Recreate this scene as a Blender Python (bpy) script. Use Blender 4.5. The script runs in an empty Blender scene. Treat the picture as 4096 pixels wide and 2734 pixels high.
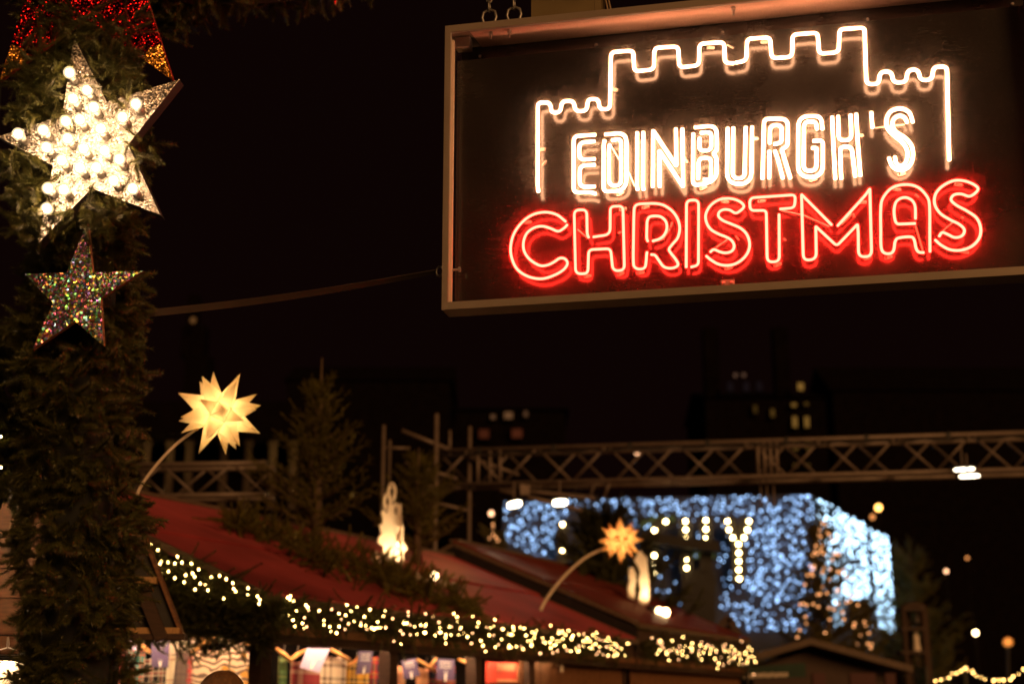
import bpy, math, random
import numpy as np
from mathutils import Vector, Matrix, Euler
random.seed(11)
rng = np.random.default_rng(11)
sc = bpy.context.scene
C = sc.collection
R = math.radians

# ------------------------------------------------------------------ camera
EYE = 1.6
PITCH = R(14.6)
FPX = 50.0 / 36.0 * 4096.0
cam_d = bpy.data.cameras.new('camera')
cam = bpy.data.objects.new('camera', cam_d)
C.objects.link(cam)
cam.location = (0, 0, EYE)
cam.rotation_euler = (math.pi / 2 + PITCH, 0, 0)
cam_d.lens = 50
cam_d.sensor_width = 36
cam_d.clip_start = 0.05
cam_d.clip_end = 600
cam_d.dof.use_dof = True
cam_d.dof.focus_distance = 5.4
cam_d.dof.aperture_fstop = 1.9
sc.camera = cam

# ------------------------------------------------------------------ night sky, faint city glow
w = bpy.data.worlds.new('World')
sc.world = w
w.use_nodes = True
bg = w.node_tree.nodes['Background']
bg.inputs[0].default_value = (0.0034, 0.0010, 0.0008, 1)
bg.inputs[1].default_value = 1.0
fill_sun_d = bpy.data.lights.new('sun', 'SUN')  # orange fill standing in for unseen lights behind the camera
fill_sun_d.energy = 1.7
fill_sun_d.color = (1.0, 0.47, 0.17)
fill_sun_d.angle = R(25)
sun = bpy.data.objects.new('sun', fill_sun_d)
C.objects.link(sun)
sun.rotation_euler = Vector((-0.42, 0.86, -0.34)).to_track_quat('-Z', 'Y').to_euler()

sc.view_settings.view_transform = 'Standard'
sc.view_settings.look = 'None'
sc.view_settings.exposure = 0.0
sc.view_settings.gamma = 1.0
sc.cycles.use_denoising = True
sc.cycles.max_bounces = 6
sc.cycles.diffuse_bounces = 3
sc.cycles.glossy_bounces = 3
sc.cycles.transparent_max_bounces = 12
sc.cycles.sample_clamp_indirect = 4.0
sc.cycles.use_adaptive_sampling = False
sc.cycles.caustics_reflective = False
sc.cycles.caustics_refractive = False

# ------------------------------------------------------------------ pixel <-> place helpers
CP, SP = math.cos(PITCH), math.sin(PITCH)
def ray(px, py):
    u = (px - 2048) / FPX; v = (1367 - py) / FPX
    return Vector((u, CP - v * SP, SP + v * CP))
CAM = Vector((0, 0, EYE))
def W(px, py, Y):
    d = ray(px, py); return CAM + d * (Y / d.y)
def WZ(px, py, z):
    d = ray(px, py); return CAM + d * ((z - EYE) / d.z)
def WP(px, py, p0, n):
    d = ray(px, py); return CAM + d * ((p0 - CAM).dot(n) / d.dot(n))
def mpx(Y):
    return Y / FPX

# ------------------------------------------------------------------ mesh helpers
ORG = {}
def link(o, parent=None):
    C.objects.link(o)
    if parent is not None: o.parent = parent
    return o
def tag(o, label=None, cat=None, group=None, kind=None):
    if label: o['label'] = label
    if cat: o['category'] = cat
    if group: o['group'] = group
    if kind: o['kind'] = kind
    return o
def thing(name, loc, label, cat, group=None):
    o = bpy.data.objects.new(name, None); C.objects.link(o)
    o.empty_display_size = 0.1
    o.location = loc; ORG[o] = Vector(loc)
    return tag(o, label, cat, group)
def np_mesh(name, V, F, mat, smooth=False):
    """V (n,3) array, F (m,k) int array of equal-sized faces"""
    me = bpy.data.meshes.new(name)
    V = np.asarray(V, dtype=np.float32); F = np.asarray(F, dtype=np.int32)
    m, k = F.shape
    me.vertices.add(len(V)); me.vertices.foreach_set('co', V.ravel())
    me.loops.add(m * k); me.loops.foreach_set('vertex_index', F.ravel())
    me.polygons.add(m)
    me.polygons.foreach_set('loop_start', np.arange(0, m * k, k, dtype=np.int32))
    me.polygons.foreach_set('loop_total', np.full(m, k, dtype=np.int32))
    me.update(calc_edges=True)
    if smooth: me.polygons.foreach_set('use_smooth', np.ones(m, dtype=bool))
    if mat: me.materials.append(mat)
    return me
class MB:
    def __init__(s): s.v = []; s.f = []
    def add(s, vs, fs):
        o = len(s.v); s.v += [Vector(v) for v in vs]
        s.f += [tuple(i + o for i in f) for f in fs]; return s
    def obox(s, o, a, b, c):
        o, a, b, c = Vector(o), Vector(a), Vector(b), Vector(c)
        vs = [o, o + a, o + a + b, o + b, o + c, o + a + c, o + a + b + c, o + b + c]
        fs = [(0, 3, 2, 1), (4, 5, 6, 7), (0, 1, 5, 4), (1, 2, 6, 5), (2, 3, 7, 6), (3, 0, 4, 7)]
        if a.cross(b).dot(c) < 0: fs = [tuple(reversed(f)) for f in fs]
        return s.add(vs, fs)
    def box(s, c, sx, sy, sz, rz=0.0):
        a = Vector((math.cos(rz), math.sin(rz), 0)) * sx; b = Vector((-math.sin(rz), math.cos(rz), 0)) * sy
        return s.obox(Vector(c) - a / 2 - b / 2 - Vector((0, 0, sz / 2)), a, b, (0, 0, sz))
    def beam(s, p, q, wd, ht=None, up=(0, 0, 1)):
        p, q = Vector(p), Vector(q); ht = ht or wd
        d = q - p; u = Vector(up); x = d.cross(u)
        if x.length < 1e-6: x = d.cross(Vector((1, 0, 0)))
        x.normalize(); y = x.cross(d).normalized()
        return s.obox(p - x * wd / 2 - y * ht / 2, x * wd, y * ht, d)
    def tube(s, pts, r, n=8, cap=True):
        pts = [Vector(p) for p in pts]; m = len(pts)
        rs = r if isinstance(r, (list, tuple)) else [r] * m
        t0 = (pts[1] - pts[0]).normalized()
        ref = Vector((0, 0, 1)) if abs(t0.z) < 0.9 else Vector((1, 0, 0))
        x = t0.cross(ref).normalized()
        vs = []
        for i, p in enumerate(pts):
            t = (pts[min(i + 1, m - 1)] - pts[max(i - 1, 0)])
            t = t.normalized() if t.length > 1e-9 else t0
            x = (x - t * x.dot(t)); x = x.normalized() if x.length > 1e-6 else t.cross(Vector((0.3, 0.5, 0.8))).normalized()
            y = t.cross(x)
            for k in range(n):
                a = 2 * math.pi * k / n
                vs.append(p + (x * math.cos(a) + y * math.sin(a)) * rs[i])
        fs = []
        for i in range(m - 1):
            for k in range(n):
                k2 = (k + 1) % n
                fs.append((i * n + k, i * n + k2, (i + 1) * n + k2, (i + 1) * n + k))
        if cap:
            fs.append(tuple(reversed(range(n)))); fs.append(tuple((m - 1) * n + k for k in range(n)))
        return s.add(vs, fs)
    def prism(s, poly, d):
        poly = [Vector(p) for p in poly]; d = Vector(d); n = len(poly)
        fs = [tuple(range(n)), tuple(reversed(range(n, 2 * n)))]
        for k in range(n):
            k2 = (k + 1) % n; fs.append((k2, k, k + n, k2 + n))
        return s.add(poly + [p + d for p in poly], fs)
    def sphere(s, c, r, seg=12, ring=8, sz=1.0):
        c = Vector(c); vs = [c + Vector((0, 0, r * sz))]
        for i in range(1, ring):
            a = math.pi * i / ring
            for k in range(seg):
                b = 2 * math.pi * k / seg
                vs.append(c + Vector((r * math.sin(a) * math.cos(b), r * math.sin(a) * math.sin(b), r * sz * math.cos(a))))
        vs.append(c - Vector((0, 0, r * sz))); fs = []
        for k in range(seg): fs.append((0, 1 + k, 1 + (k + 1) % seg))
        for i in range(ring - 2):
            for k in range(seg):
                a = 1 + i * seg; k2 = (k + 1) % seg
                fs.append((a + k, a + seg + k, a + seg + k2, a + k2))
        e = len(vs) - 1; a = 1 + (ring - 2) * seg
        for k in range(seg): fs.append((e, a + (k + 1) % seg, a + k))
        return s.add(vs, fs)
    def mesh(s, name, mat, off=Vector((0, 0, 0)), smooth=False):
        me = bpy.data.meshes.new(name)
        me.from_pydata([tuple(v - off) for v in s.v], [], s.f)
        if smooth:
            me.polygons.foreach_set('use_smooth', [True] * len(me.polygons))
        if mat: me.materials.append(mat)
        return me
    def build(s, name, mat, parent=None, smooth=False, loc=None):
        off = ORG[parent] if parent is not None else Vector(loc or (0, 0, 0))
        o = bpy.data.objects.new(name, s.mesh(name, mat, off, smooth))
        C.objects.link(o)
        if parent is not None: o.parent = parent
        else: o.location = off
        ORG[o] = off
        return o
def place(name, me, parent, pos, rot=None, scale=1.0):
    """copy of a shared mesh, a part of parent, at world position pos"""
    o = bpy.data.objects.new(name, me); C.objects.link(o); o.parent = parent
    o.location = Vector(pos) - ORG[parent]
    if rot is not None: o.rotation_euler = rot
    if scale != 1.0: o.scale = (scale,) * 3
    return o

# ------------------------------------------------------------------ materials
def new_mat(name):
    m = bpy.data.materials.new(name); m.use_nodes = True
    nt = m.node_tree; return m, nt, nt.nodes['Principled BSDF']
def N(nt, t, **kw):
    n = nt.nodes.new(t)
    for k, v in kw.items(): setattr(n, k, v)
    return n
def paint(name, col, rough=0.6, metal=0.0, var=0.25, scale=8.0, bump=0.0, bscale=60.0, spec=0.5, stretch=None, trans=0.0):
    m, nt, b = new_mat(name)
    tc = N(nt, 'ShaderNodeTexCoord'); src = tc.outputs['Object']
    if stretch:
        mp = N(nt, 'ShaderNodeMapping'); mp.inputs['Scale'].default_value = stretch
        nt.links.new(src, mp.inputs[0]); src = mp.outputs[0]
    nz = N(nt, 'ShaderNodeTexNoise'); nz.inputs['Scale'].default_value = scale; nz.inputs['Detail'].default_value = 5
    nt.links.new(src, nz.inputs['Vector'])
    cr = N(nt, 'ShaderNodeValToRGB')
    cr.color_ramp.elements[0].position = 0.3; cr.color_ramp.elements[1].position = 0.7
    cr.color_ramp.elements[0].color = (*[c * (1 - var) for c in col], 1)
    cr.color_ramp.elements[1].color = (*[min(1, c * (1 + var)) for c in col], 1)
    nt.links.new(nz.outputs[0], cr.inputs[0]); nt.links.new(cr.outputs[0], b.inputs['Base Color'])
    b.inputs['Roughness'].default_value = rough; b.inputs['Metallic'].default_value = metal
    b.inputs['Specular IOR Level'].default_value = spec
    if bump:
        n2 = N(nt, 'ShaderNodeTexNoise'); n2.inputs['Scale'].default_value = bscale; n2.inputs['Detail'].default_value = 4
        nt.links.new(src, n2.inputs['Vector'])
        bp = N(nt, 'ShaderNodeBump'); bp.inputs['Strength'].default_value = bump; bp.inputs['Distance'].default_value = 0.01
        nt.links.new(n2.outputs[0], bp.inputs['Height']); nt.links.new(bp.outputs[0], b.inputs['Normal'])
    return m
def glow(name, col, strength=1.0, sample='AUTO'):
    m = bpy.data.materials.new(name); m.use_nodes = True
    nt = m.node_tree; nt.nodes.remove(nt.nodes['Principled BSDF'])
    e = N(nt, 'ShaderNodeEmission'); e.inputs[0].default_value = (*col, 1); e.inputs[1].default_value = strength
    nt.links.new(e.outputs[0], nt.nodes['Material Output'].inputs[0])
    m.cycles.emission_sampling = sample
    return m
def glitter(name, col, cell=420.0, tilt=0.9, rough=0.25, rainbow=False, base=(0.02, 0.02, 0.02), dens=1.0):
    m, nt, b = new_mat(name)
    tc = N(nt, 'ShaderNodeTexCoord')
    vo = N(nt, 'ShaderNodeTexVoronoi'); vo.inputs['Scale'].default_value = cell
    nt.links.new(tc.outputs['Object'], vo.inputs['Vector'])
    sub = N(nt, 'ShaderNodeVectorMath', operation='SUBTRACT'); sub.inputs[1].default_value = (0.5, 0.5, 0.5)
    nt.links.new(vo.outputs['Color'], sub.inputs[0])
    scl = N(nt, 'ShaderNodeVectorMath', operation='SCALE'); scl.inputs['Scale'].default_value = tilt
    nt.links.new(sub.outputs[0], scl.inputs[0])
    ge = N(nt, 'ShaderNodeNewGeometry')
    ad = N(nt, 'ShaderNodeVectorMath', operation='ADD')
    nt.links.new(ge.outputs['Normal'], ad.inputs[0]); nt.links.new(scl.outputs[0], ad.inputs[1])
    nr = N(nt, 'ShaderNodeVectorMath', operation='NORMALIZE'); nt.links.new(ad.outputs[0], nr.inputs[0])
    nt.links.new(nr.outputs[0], b.inputs['Normal'])
    b.inputs['Metallic'].default_value = 1.0; b.inputs['Roughness'].default_value = rough
    sep = N(nt, 'ShaderNodeSeparateColor'); nt.links.new(vo.outputs['Color'], sep.inputs[0])
    if rainbow:
        b.inputs['Metallic'].default_value = 0.75
        hsv = N(nt, 'ShaderNodeCombineColor', mode='HSV')
        wn = N(nt, 'ShaderNodeTexWhiteNoise', noise_dimensions='3D'); nt.links.new(vo.outputs['Position'], wn.inputs['Vector'])
        nt.links.new(wn.outputs['Value'], hsv.inputs[0]); hsv.inputs[1].default_value = 0.85
        mp = N(nt, 'ShaderNodeMapRange'); mp.inputs[1].default_value = 0.35; mp.inputs[2].default_value = 0.8
        mp.inputs[3].default_value = 0.16; mp.inputs[4].default_value = 1.0
        nt.links.new(sep.outputs[1], mp.inputs[0]); nt.links.new(mp.outputs[0], hsv.inputs[2])
        mx = N(nt, 'ShaderNodeMix', data_type='RGBA'); mx.inputs[0].default_value = 0.8
        mx.inputs[6].default_value = (*col, 1); nt.links.new(hsv.outputs[0], mx.inputs[7])
        nt.links.new(mx.outputs[2], b.inputs['Base Color'])
    else:
        mx = N(nt, 'ShaderNodeMix', data_type='RGBA')
        mp = N(nt, 'ShaderNodeMapRange'); mp.inputs[1].default_value = 0.2; mp.inputs[2].default_value = 0.75
        nt.links.new(sep.outputs[0], mp.inputs[0]); nt.links.new(mp.outputs[0], mx.inputs[0])
        mx.inputs[6].default_value = (*base, 1); mx.inputs[7].default_value = (*col, 1)
        nt.links.new(mx.outputs[2], b.inputs['Base Color'])
    return m
def needle_mat(name, c0, c1):
    m, nt, b = new_mat(name)
    ge = N(nt, 'ShaderNodeNewGeometry')
    cr = N(nt, 'ShaderNodeValToRGB')
    cr.color_ramp.elements[0].color = (*c0, 1); cr.color_ramp.elements[1].color = (*c1, 1)
    nt.links.new(ge.outputs['Random Per Island'], cr.inputs[0]); nt.links.new(cr.outputs[0], b.inputs['Base Color'])
    b.inputs['Roughness'].default_value = 0.42
    tr = N(nt, 'ShaderNodeBsdfTranslucent'); nt.links.new(cr.outputs[0], tr.inputs[0])
    mx = N(nt, 'ShaderNodeMixShader'); mx.inputs[0].default_value = 0.25
    nt.links.new(b.outputs[0], mx.inputs[1]); nt.links.new(tr.outputs[0], mx.inputs[2])
    nt.links.new(mx.outputs[0], nt.nodes['Material Output'].inputs[0])
    return m
def plaid(name, c0, c1, c2, sx=9.0, sz=9.0, stripe=0.0):
    """woven check: two band sets crossing, in the cloth's own coordinates"""
    m, nt, b = new_mat(name)
    tc = N(nt, 'ShaderNodeTexCoord'); sep = N(nt, 'ShaderNodeSeparateXYZ'); nt.links.new(tc.outputs['Object'], sep.inputs[0])
    outs = []
    for ax, s_ in ((0, sx), (2, sz)):
        mu = N(nt, 'ShaderNodeMath', operation='MULTIPLY'); mu.inputs[1].default_value = s_
        nt.links.new(sep.outputs[ax], mu.inputs[0])
        fr = N(nt, 'ShaderNodeMath', operation='FRACT'); nt.links.new(mu.outputs[0], fr.inputs[0])
        cr = N(nt, 'ShaderNodeValToRGB'); cr.color_ramp.interpolation = 'CONSTANT'
        e = cr.color_ramp.elements; e[0].position = 0.0; e[0].color = (*c0, 1); e[1].position = 0.42; e[1].color = (*c1, 1)
        for p_, c_ in ((0.60, c0), (0.68, c2), (0.76, c1), (0.92, c0)):
            q = e.new(p_); q.color = (*c_, 1)
        nt.links.new(fr.outputs[0], cr.inputs[0]); outs.append(cr)
    mx = N(nt, 'ShaderNodeMix', data_type='RGBA'); mx.inputs[0].default_value = 0.5
    nt.links.new(outs[0].outputs[0], mx.inputs[6]); nt.links.new(outs[1].outputs[0], mx.inputs[7])
    nt.links.new(mx.outputs[2], b.inputs['Base Color'])
    b.inputs['Roughness'].default_value = 0.9; b.inputs['Specular IOR Level'].default_value = 0.1
    return m

M = {}
M['white_neon'] = glow('white_neon', (1.0, 0.45, 0.215), 25)
M['red_neon'] = glow('red_neon', (1.0, 0.0195, 0.0115), 49)
M['bulb'] = glow('warm_bulb_glass', (1.0, 0.62, 0.28), 20)
M['fairy'] = glow('fairy_bulb', (1.0, 0.60, 0.18), 30)
M['fairy_dim'] = glow('fairy_bulb_dim', (1.0, 0.48, 0.20), 13)
M['copper'] = glow('copper_bulb', (1.0, 0.40, 0.14), 3.0)
M['blue'] = glow('blue_led', (0.28, 0.47, 0.80), 5.4)
M['blue_dim'] = glow('blue_led_dim', (0.19, 0.32, 0.58), 2.3)
M['ice'] = glow('ice_blue_led', (0.46, 0.72, 0.95), 6.5)
M['marquee'] = glow('marquee_bulb', (1.0, 0.70, 0.28), 42)
M['lamp_white'] = glow('floodlight_glass', (1.0, 0.82, 0.52), 26)
M['amber'] = glow('amber_lamp', (1.0, 0.46, 0.10), 7)
M['needle'] = needle_mat('garland_needles', (0.028, 0.045, 0.012), (0.150, 0.140, 0.038))
M['fir'] = needle_mat('fir_needles', (0.075, 0.078, 0.014), (0.240, 0.200, 0.030))
M['stem'] = paint('garland_wire', (0.03, 0.035, 0.015), 0.7)
M['core'] = paint('garland_core', (0.006, 0.008, 0.005), 0.9)
M['bark'] = paint('bark', (0.09, 0.06, 0.035), 0.9, bump=0.4)
M['frame'] = paint('painted_aluminium', (0.29, 0.24, 0.19), 0.42, metal=0.25, var=0.08, scale=5, bump=0.03, bscale=200)
M['alu'] = paint('bare_aluminium', (0.62, 0.58, 0.54), 0.32, metal=0.7, var=0.08)
M['header'] = paint('salmon_header', (0.90, 0.60, 0.48), 0.30, metal=0.3, var=0.06)
M['channel'] = paint('white_enamel', (0.80, 0.66, 0.56), 0.35, var=0.05)
M['steel'] = paint('galvanised_steel', (0.30, 0.29, 0.27), 0.45, metal=0.8, var=0.2, scale=30)
M['truss'] = paint('truss_aluminium', (0.17, 0.133, 0.108), 0.5, metal=0.2, var=0.15)
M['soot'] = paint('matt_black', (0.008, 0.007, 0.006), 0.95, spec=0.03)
M['black'] = paint('black_paint', (0.012, 0.011, 0.010), 0.55)
M['clear'] = paint('clear_plastic', (0.55, 0.48, 0.42), 0.25, var=0.05)
M['red_roof'] = paint('red_painted_roof', (0.42, 0.066, 0.075), 0.62, var=0.28, scale=1.6, bump=0.05, bscale=30)
M['brown_roof'] = paint('dark_red_roof', (0.16, 0.026, 0.017), 0.5, var=0.3, scale=3, bump=0.06, bscale=25)
M['trim'] = paint('grey_timber_trim', (0.11, 0.075, 0.05), 0.7, stretch=(3, 3, 3))
M['timber'] = paint('brown_timber', (0.17, 0.075, 0.03), 0.65, var=0.35, scale=6, stretch=(2, 2, 14), bump=0.15)
M['dark_timber'] = paint('dark_timber', (0.045, 0.022, 0.012), 0.7, var=0.3, stretch=(2, 2, 10), bump=0.15)
M['batten'] = paint('pale_batten', (0.42, 0.25, 0.10), 0.6, var=0.2, stretch=(10, 2, 2))
M['far_timber'] = paint('dimmed_timber', (0.04, 0.019, 0.009), 0.7, var=0.3, stretch=(2, 2, 10))  # brown timber darkened, weaker light on the far huts put into the colour
M['hanger'] = paint('hanger_beech', (0.75, 0.40, 0.14), 0.45, var=0.12)
M['cream'] = paint('cream_board', (0.72, 0.62, 0.50), 0.8, var=0.05)
M['felt'] = paint('roofing_felt', (0.030, 0.029, 0.027), 0.75, var=0.5, scale=5, bump=0.2, bscale=120)
M['strap'] = paint('webbing_strap', (0.035, 0.023, 0.015), 0.8, var=0.2, bump=0.2, bscale=300)
M['purple'] = paint('purple_card', (0.085, 0.055, 0.15), 0.6, var=0.05)
M['lilac'] = paint('lilac_card', (0.42, 0.36, 0.60), 0.6, var=0.05)
M['print'] = paint('white_print', (0.75, 0.72, 0.72), 0.7, var=0.02)
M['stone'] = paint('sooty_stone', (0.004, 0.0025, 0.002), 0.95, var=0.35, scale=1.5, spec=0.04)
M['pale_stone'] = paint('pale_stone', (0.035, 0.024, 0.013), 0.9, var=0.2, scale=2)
M['paving'] = paint('wet_paving', (0.07, 0.055, 0.045), 0.4, var=0.35, scale=2, bump=0.3, bscale=8)
M['pearl'] = paint('pearl_bauble', (0.55, 0.46, 0.42), 0.25, metal=0.2, var=0.03)
M['white_wood'] = paint('white_painted_wood', (0.78, 0.70, 0.58), 0.6, var=0.03)
M['box_beige'] = paint('beige_enamel', (0.17, 0.13, 0.06), 0.45, var=0.08)
M['cable'] = paint('cable', (0.30, 0.22, 0.12), 0.5, var=0.05)
M['silver_glitter'] = glitter('silver_glitter', (0.62, 0.60, 0.58), 300, 0.85, 0.36, base=(0.14, 0.135, 0.13))
M['red_glitter'] = glitter('red_glitter', (0.36, 0.008, 0.012), 260, 1.1, 0.22, base=(0.05, 0.002, 0.003))
M['gold_glitter'] = glitter('gold_glitter', (0.85, 0.42, 0.08), 260, 1.0, 0.28, base=(0.25, 0.09, 0.015))
M['holo'] = glitter('holographic_foil', (0.42, 0.33, 0.24), 150, 1.15, 0.26, rainbow=True)

# black acrylic mounting board: glossy, with dust, smears and fine scratches
def acrylic():
    m, nt, b = new_mat('black_acrylic')
    b.inputs['Base Color'].default_value = (0.010, 0.008, 0.007, 1)
    b.inputs['Specular IOR Level'].default_value = 0.62
    tc = N(nt, 'ShaderNodeTexCoord')
    big = N(nt, 'ShaderNodeTexNoise'); big.inputs['Scale'].default_value = 3.0; big.inputs['Detail'].default_value = 8
    nt.links.new(tc.outputs['Object'], big.inputs['Vector'])
    mp = N(nt, 'ShaderNodeMapping'); mp.inputs['Scale'].default_value = (12, 40, 60)
    mp.inputs['Rotation'].default_value = (0, R(50), 0)
    nt.links.new(tc.outputs['Object'], mp.inputs[0])
    scr = N(nt, 'ShaderNodeTexNoise'); scr.inputs['Scale'].default_value = 2.0; scr.inputs['Detail'].default_value = 6
    nt.links.new(mp.outputs[0], scr.inputs['Vector'])
    spk = N(nt, 'ShaderNodeTexVoronoi'); spk.inputs['Scale'].default_value = 260
    nt.links.new(tc.outputs['Object'], spk.inputs['Vector'])
    sm = N(nt, 'ShaderNodeMapRange'); sm.inputs[1].default_value = 0.20; sm.inputs[2].default_value = 0.06
    sm.inputs[3].default_value = 0.0; sm.inputs[4].default_value = 1.0
    nt.links.new(spk.outputs['Distance'], sm.inputs[0])
    sepc = N(nt, 'ShaderNodeSeparateColor'); nt.links.new(spk.outputs['Color'], sepc.inputs[0])
    pw = N(nt, 'ShaderNodeMath', operation='POWER'); pw.inputs[1].default_value = 5; nt.links.new(sepc.outputs[0], pw.inputs[0])
    sp2 = N(nt, 'ShaderNodeMath', operation='MULTIPLY'); nt.links.new(sm.outputs[0], sp2.inputs[0]); nt.links.new(pw.outputs[0], sp2.inputs[1])
    a1 = N(nt, 'ShaderNodeMapRange'); a1.inputs[1].default_value = 0.35; a1.inputs[2].default_value = 0.7
    a1.inputs[3].default_value = 0.003; a1.inputs[4].default_value = 0.026
    nt.links.new(big.outputs[0], a1.inputs[0])
    a2 = N(nt, 'ShaderNodeMapRange'); a2.inputs[1].default_value = 0.5; a2.inputs[2].default_value = 0.75
    a2.inputs[3].default_value = 0.0; a2.inputs[4].default_value = 0.006
    nt.links.new(scr.outputs[0], a2.inputs[0])
    s1 = N(nt, 'ShaderNodeMath', operation='ADD'); nt.links.new(a1.outputs[0], s1.inputs[0]); nt.links.new(a2.outputs[0], s1.inputs[1])
    s2 = N(nt, 'ShaderNodeMath', operation='MULTIPLY_ADD'); nt.links.new(sp2.outputs[0], s2.inputs[0]); s2.inputs[1].default_value = 0.5
    nt.links.new(s1.outputs[0], s2.inputs[2])
    rg = N(nt, 'ShaderNodeMapRange'); rg.inputs[1].default_value = 0.3; rg.inputs[2].default_value = 0.7
    rg.inputs[3].default_value = 0.175; rg.inputs[4].default_value = 0.25
    nt.links.new(big.outputs[0], rg.inputs[0]); nt.links.new(rg.outputs[0], b.inputs['Roughness'])
    df = N(nt, 'ShaderNodeBsdfDiffuse'); df.inputs[0].default_value = (0.62, 0.55, 0.48, 1)
    mx = N(nt, 'ShaderNodeMixShader'); nt.links.new(s2.outputs[0], mx.inputs[0])
    nt.links.new(b.outputs[0], mx.inputs[1]); nt.links.new(df.outputs[0], mx.inputs[2])
    nt.links.new(mx.outputs[0], nt.nodes['Material Output'].inputs[0])
    return m
M['acrylic'] = acrylic()
# dusty clear cover added before the tubes; its haze makes their halo
def cover():
    m = bpy.data.materials.new('dusty_halo_cover'); m.use_nodes = True
    nt = m.node_tree; nt.nodes.remove(nt.nodes['Principled BSDF'])
    tc = N(nt, 'ShaderNodeTexCoord')
    nz = N(nt, 'ShaderNodeTexNoise'); nz.inputs['Scale'].default_value = 160; nz.inputs['Detail'].default_value = 4
    nt.links.new(tc.outputs['Object'], nz.inputs['Vector'])
    mr = N(nt, 'ShaderNodeMapRange'); mr.inputs[1].default_value = 0.40; mr.inputs[2].default_value = 0.72
    mr.inputs[3].default_value = 0.009; mr.inputs[4].default_value = 0.060
    nt.links.new(nz.outputs[0], mr.inputs[0])
    tp = N(nt, 'ShaderNodeBsdfTransparent'); tl = N(nt, 'ShaderNodeBsdfTranslucent'); tl.inputs[0].default_value = (0.9, 0.88, 0.85, 1)
    mx = N(nt, 'ShaderNodeMixShader'); nt.links.new(mr.outputs[0], mx.inputs[0])
    nt.links.new(tp.outputs[0], mx.inputs[1]); nt.links.new(tl.outputs[0], mx.inputs[2])
    nt.links.new(mx.outputs[0], nt.nodes['Material Output'].inputs[0])
    return m
M['cover'] = cover()
def paper(name, col):
    m = bpy.data.materials.new(name); m.use_nodes = True
    nt = m.node_tree; nt.nodes.remove(nt.nodes['Principled BSDF'])
    tl = N(nt, 'ShaderNodeBsdfTranslucent'); tl.inputs[0].default_value = (*col, 1)
    df = N(nt, 'ShaderNodeBsdfDiffuse'); df.inputs[0].default_value = (*[c * 0.9 for c in col], 1)
    mx = N(nt, 'ShaderNodeMixShader'); mx.inputs[0].default_value = 0.45
    nt.links.new(tl.outputs[0], mx.inputs[1]); nt.links.new(df.outputs[0], mx.inputs[2])
    nt.links.new(mx.outputs[0], nt.nodes['Material Output'].inputs[0])
    return m
M['paper'] = paper('translucent_star_plastic', (0.95, 0.72, 0.36))
M['paper_orange'] = paper('translucent_orange_plastic', (0.95, 0.54, 0.20))

# ------------------------------------------------------------------ ground
mb = MB(); mb.add([(-200, -60, 0), (200, -60, 0), (200, 300, 0), (-200, 300, 0)], [(0, 1, 2, 3)])
g = mb.build('ground', M['paving']); g['kind'] = 'structure'

#==PART2==
# ================================================================== the neon sign
SBL = W(1766, 1238.6, 5.30)                       # front bottom left corner
_d = WZ(4096, 1096.5, SBL.z) - SBL
SX = Vector((_d.x, _d.y, 0)).normalized()         # along the sign
SN = Vector((-SX.y, SX.x, 0))                     # away from the viewer
SZ = Vector((0, 0, 1))
SH = 1.205                                        # height
_p = WP(4083, 20, SBL + SN * 0.095, SN) - SBL
SW = _p.dot(SX) + 0.035                           # width
def SPT(a, b, d): return SBL + SX * a + SZ * b + SN * d
def spx(px, py, d): return WP(px, py, SBL + SN * d, SN)
sign = thing('neon_sign', SPT(SW / 2, 0, 0.08), "boxed neon sign reading EDINBURGH'S CHRISTMAS under a castle outline", 'neon sign')
LIP = 0.03
# mitred front rails with their returns
def rail(a0, b0, a1, b1, a2, b2, a3, b3, depth, inner):
    """front face quad (outer0, outer1, inner1, inner0) plus outer return"""
    m_ = MB()
    m_.prism([SPT(a0, b0, 0), SPT(a1, b1, 0), SPT(a2, b2, 0), SPT(a3, b3, 0)], SN * 0.004)
    m_.obox(SPT(a0, b0, 0.0041), SPT(a1, b1, 0) - SPT(a0, b0, 0), SN * depth, (SPT(*inner, 0) - SPT(0, 0, 0)) * 0.004)
    return m_
r_ = rail(0, 0, SW, 0, SW - LIP, LIP, LIP * 0.8, LIP, 0.10, (0, 1)); r_.obox(SPT(0.002, 0.0, 0.104), SX * (SW - 0.004), SZ * 0.05, SN * 0.003)
r_.build('frame_rail', M['frame'], sign)
rail(0, 0, 0, SH, LIP * 0.8, SH - LIP, LIP * 0.8, LIP, 0.10, (1, 0)).build('frame_rail', M['frame'], sign)
rail(0, SH, SW, SH, SW - LIP, SH - LIP, LIP * 0.8, SH - LIP, 0.20, (0, -1)).build('frame_rail', M['frame'], sign)
rail(SW, 0, SW, SH, SW - LIP, SH - LIP, SW - LIP, LIP, 0.10, (-1, 0)).build('frame_rail', M['frame'], sign)
# thin bead along the inner lip
for q in ((LIP * 0.8, LIP, LIP * 0.8, SH - LIP), (LIP * 0.8, SH - LIP, SW - LIP, SH - LIP)):
    MB().beam(SPT(q[0], q[1], 0.007), SPT(q[2], q[3], 0.007), 0.005, 0.005, up=SN).build('glazing_bead', M['alu'], sign)
# vertical channels at the left end
for k, (a, d) in enumerate(((0.008, 0.016), (0.008, 0.040), (0.008, 0.066))):
    MB().obox(SPT(a, 0.035, d), SX * (0.014 + 0.006 * (k % 2)), SZ * (SH - 0.08), SN * 0.012).build('side_channel', M['channel'], sign)
MB().obox(SPT(0.02, SH - 0.055, 0.09), SX * 0.06, SZ * 0.045, SN * 0.05).build('corner_block', M['alu'], sign)
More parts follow.
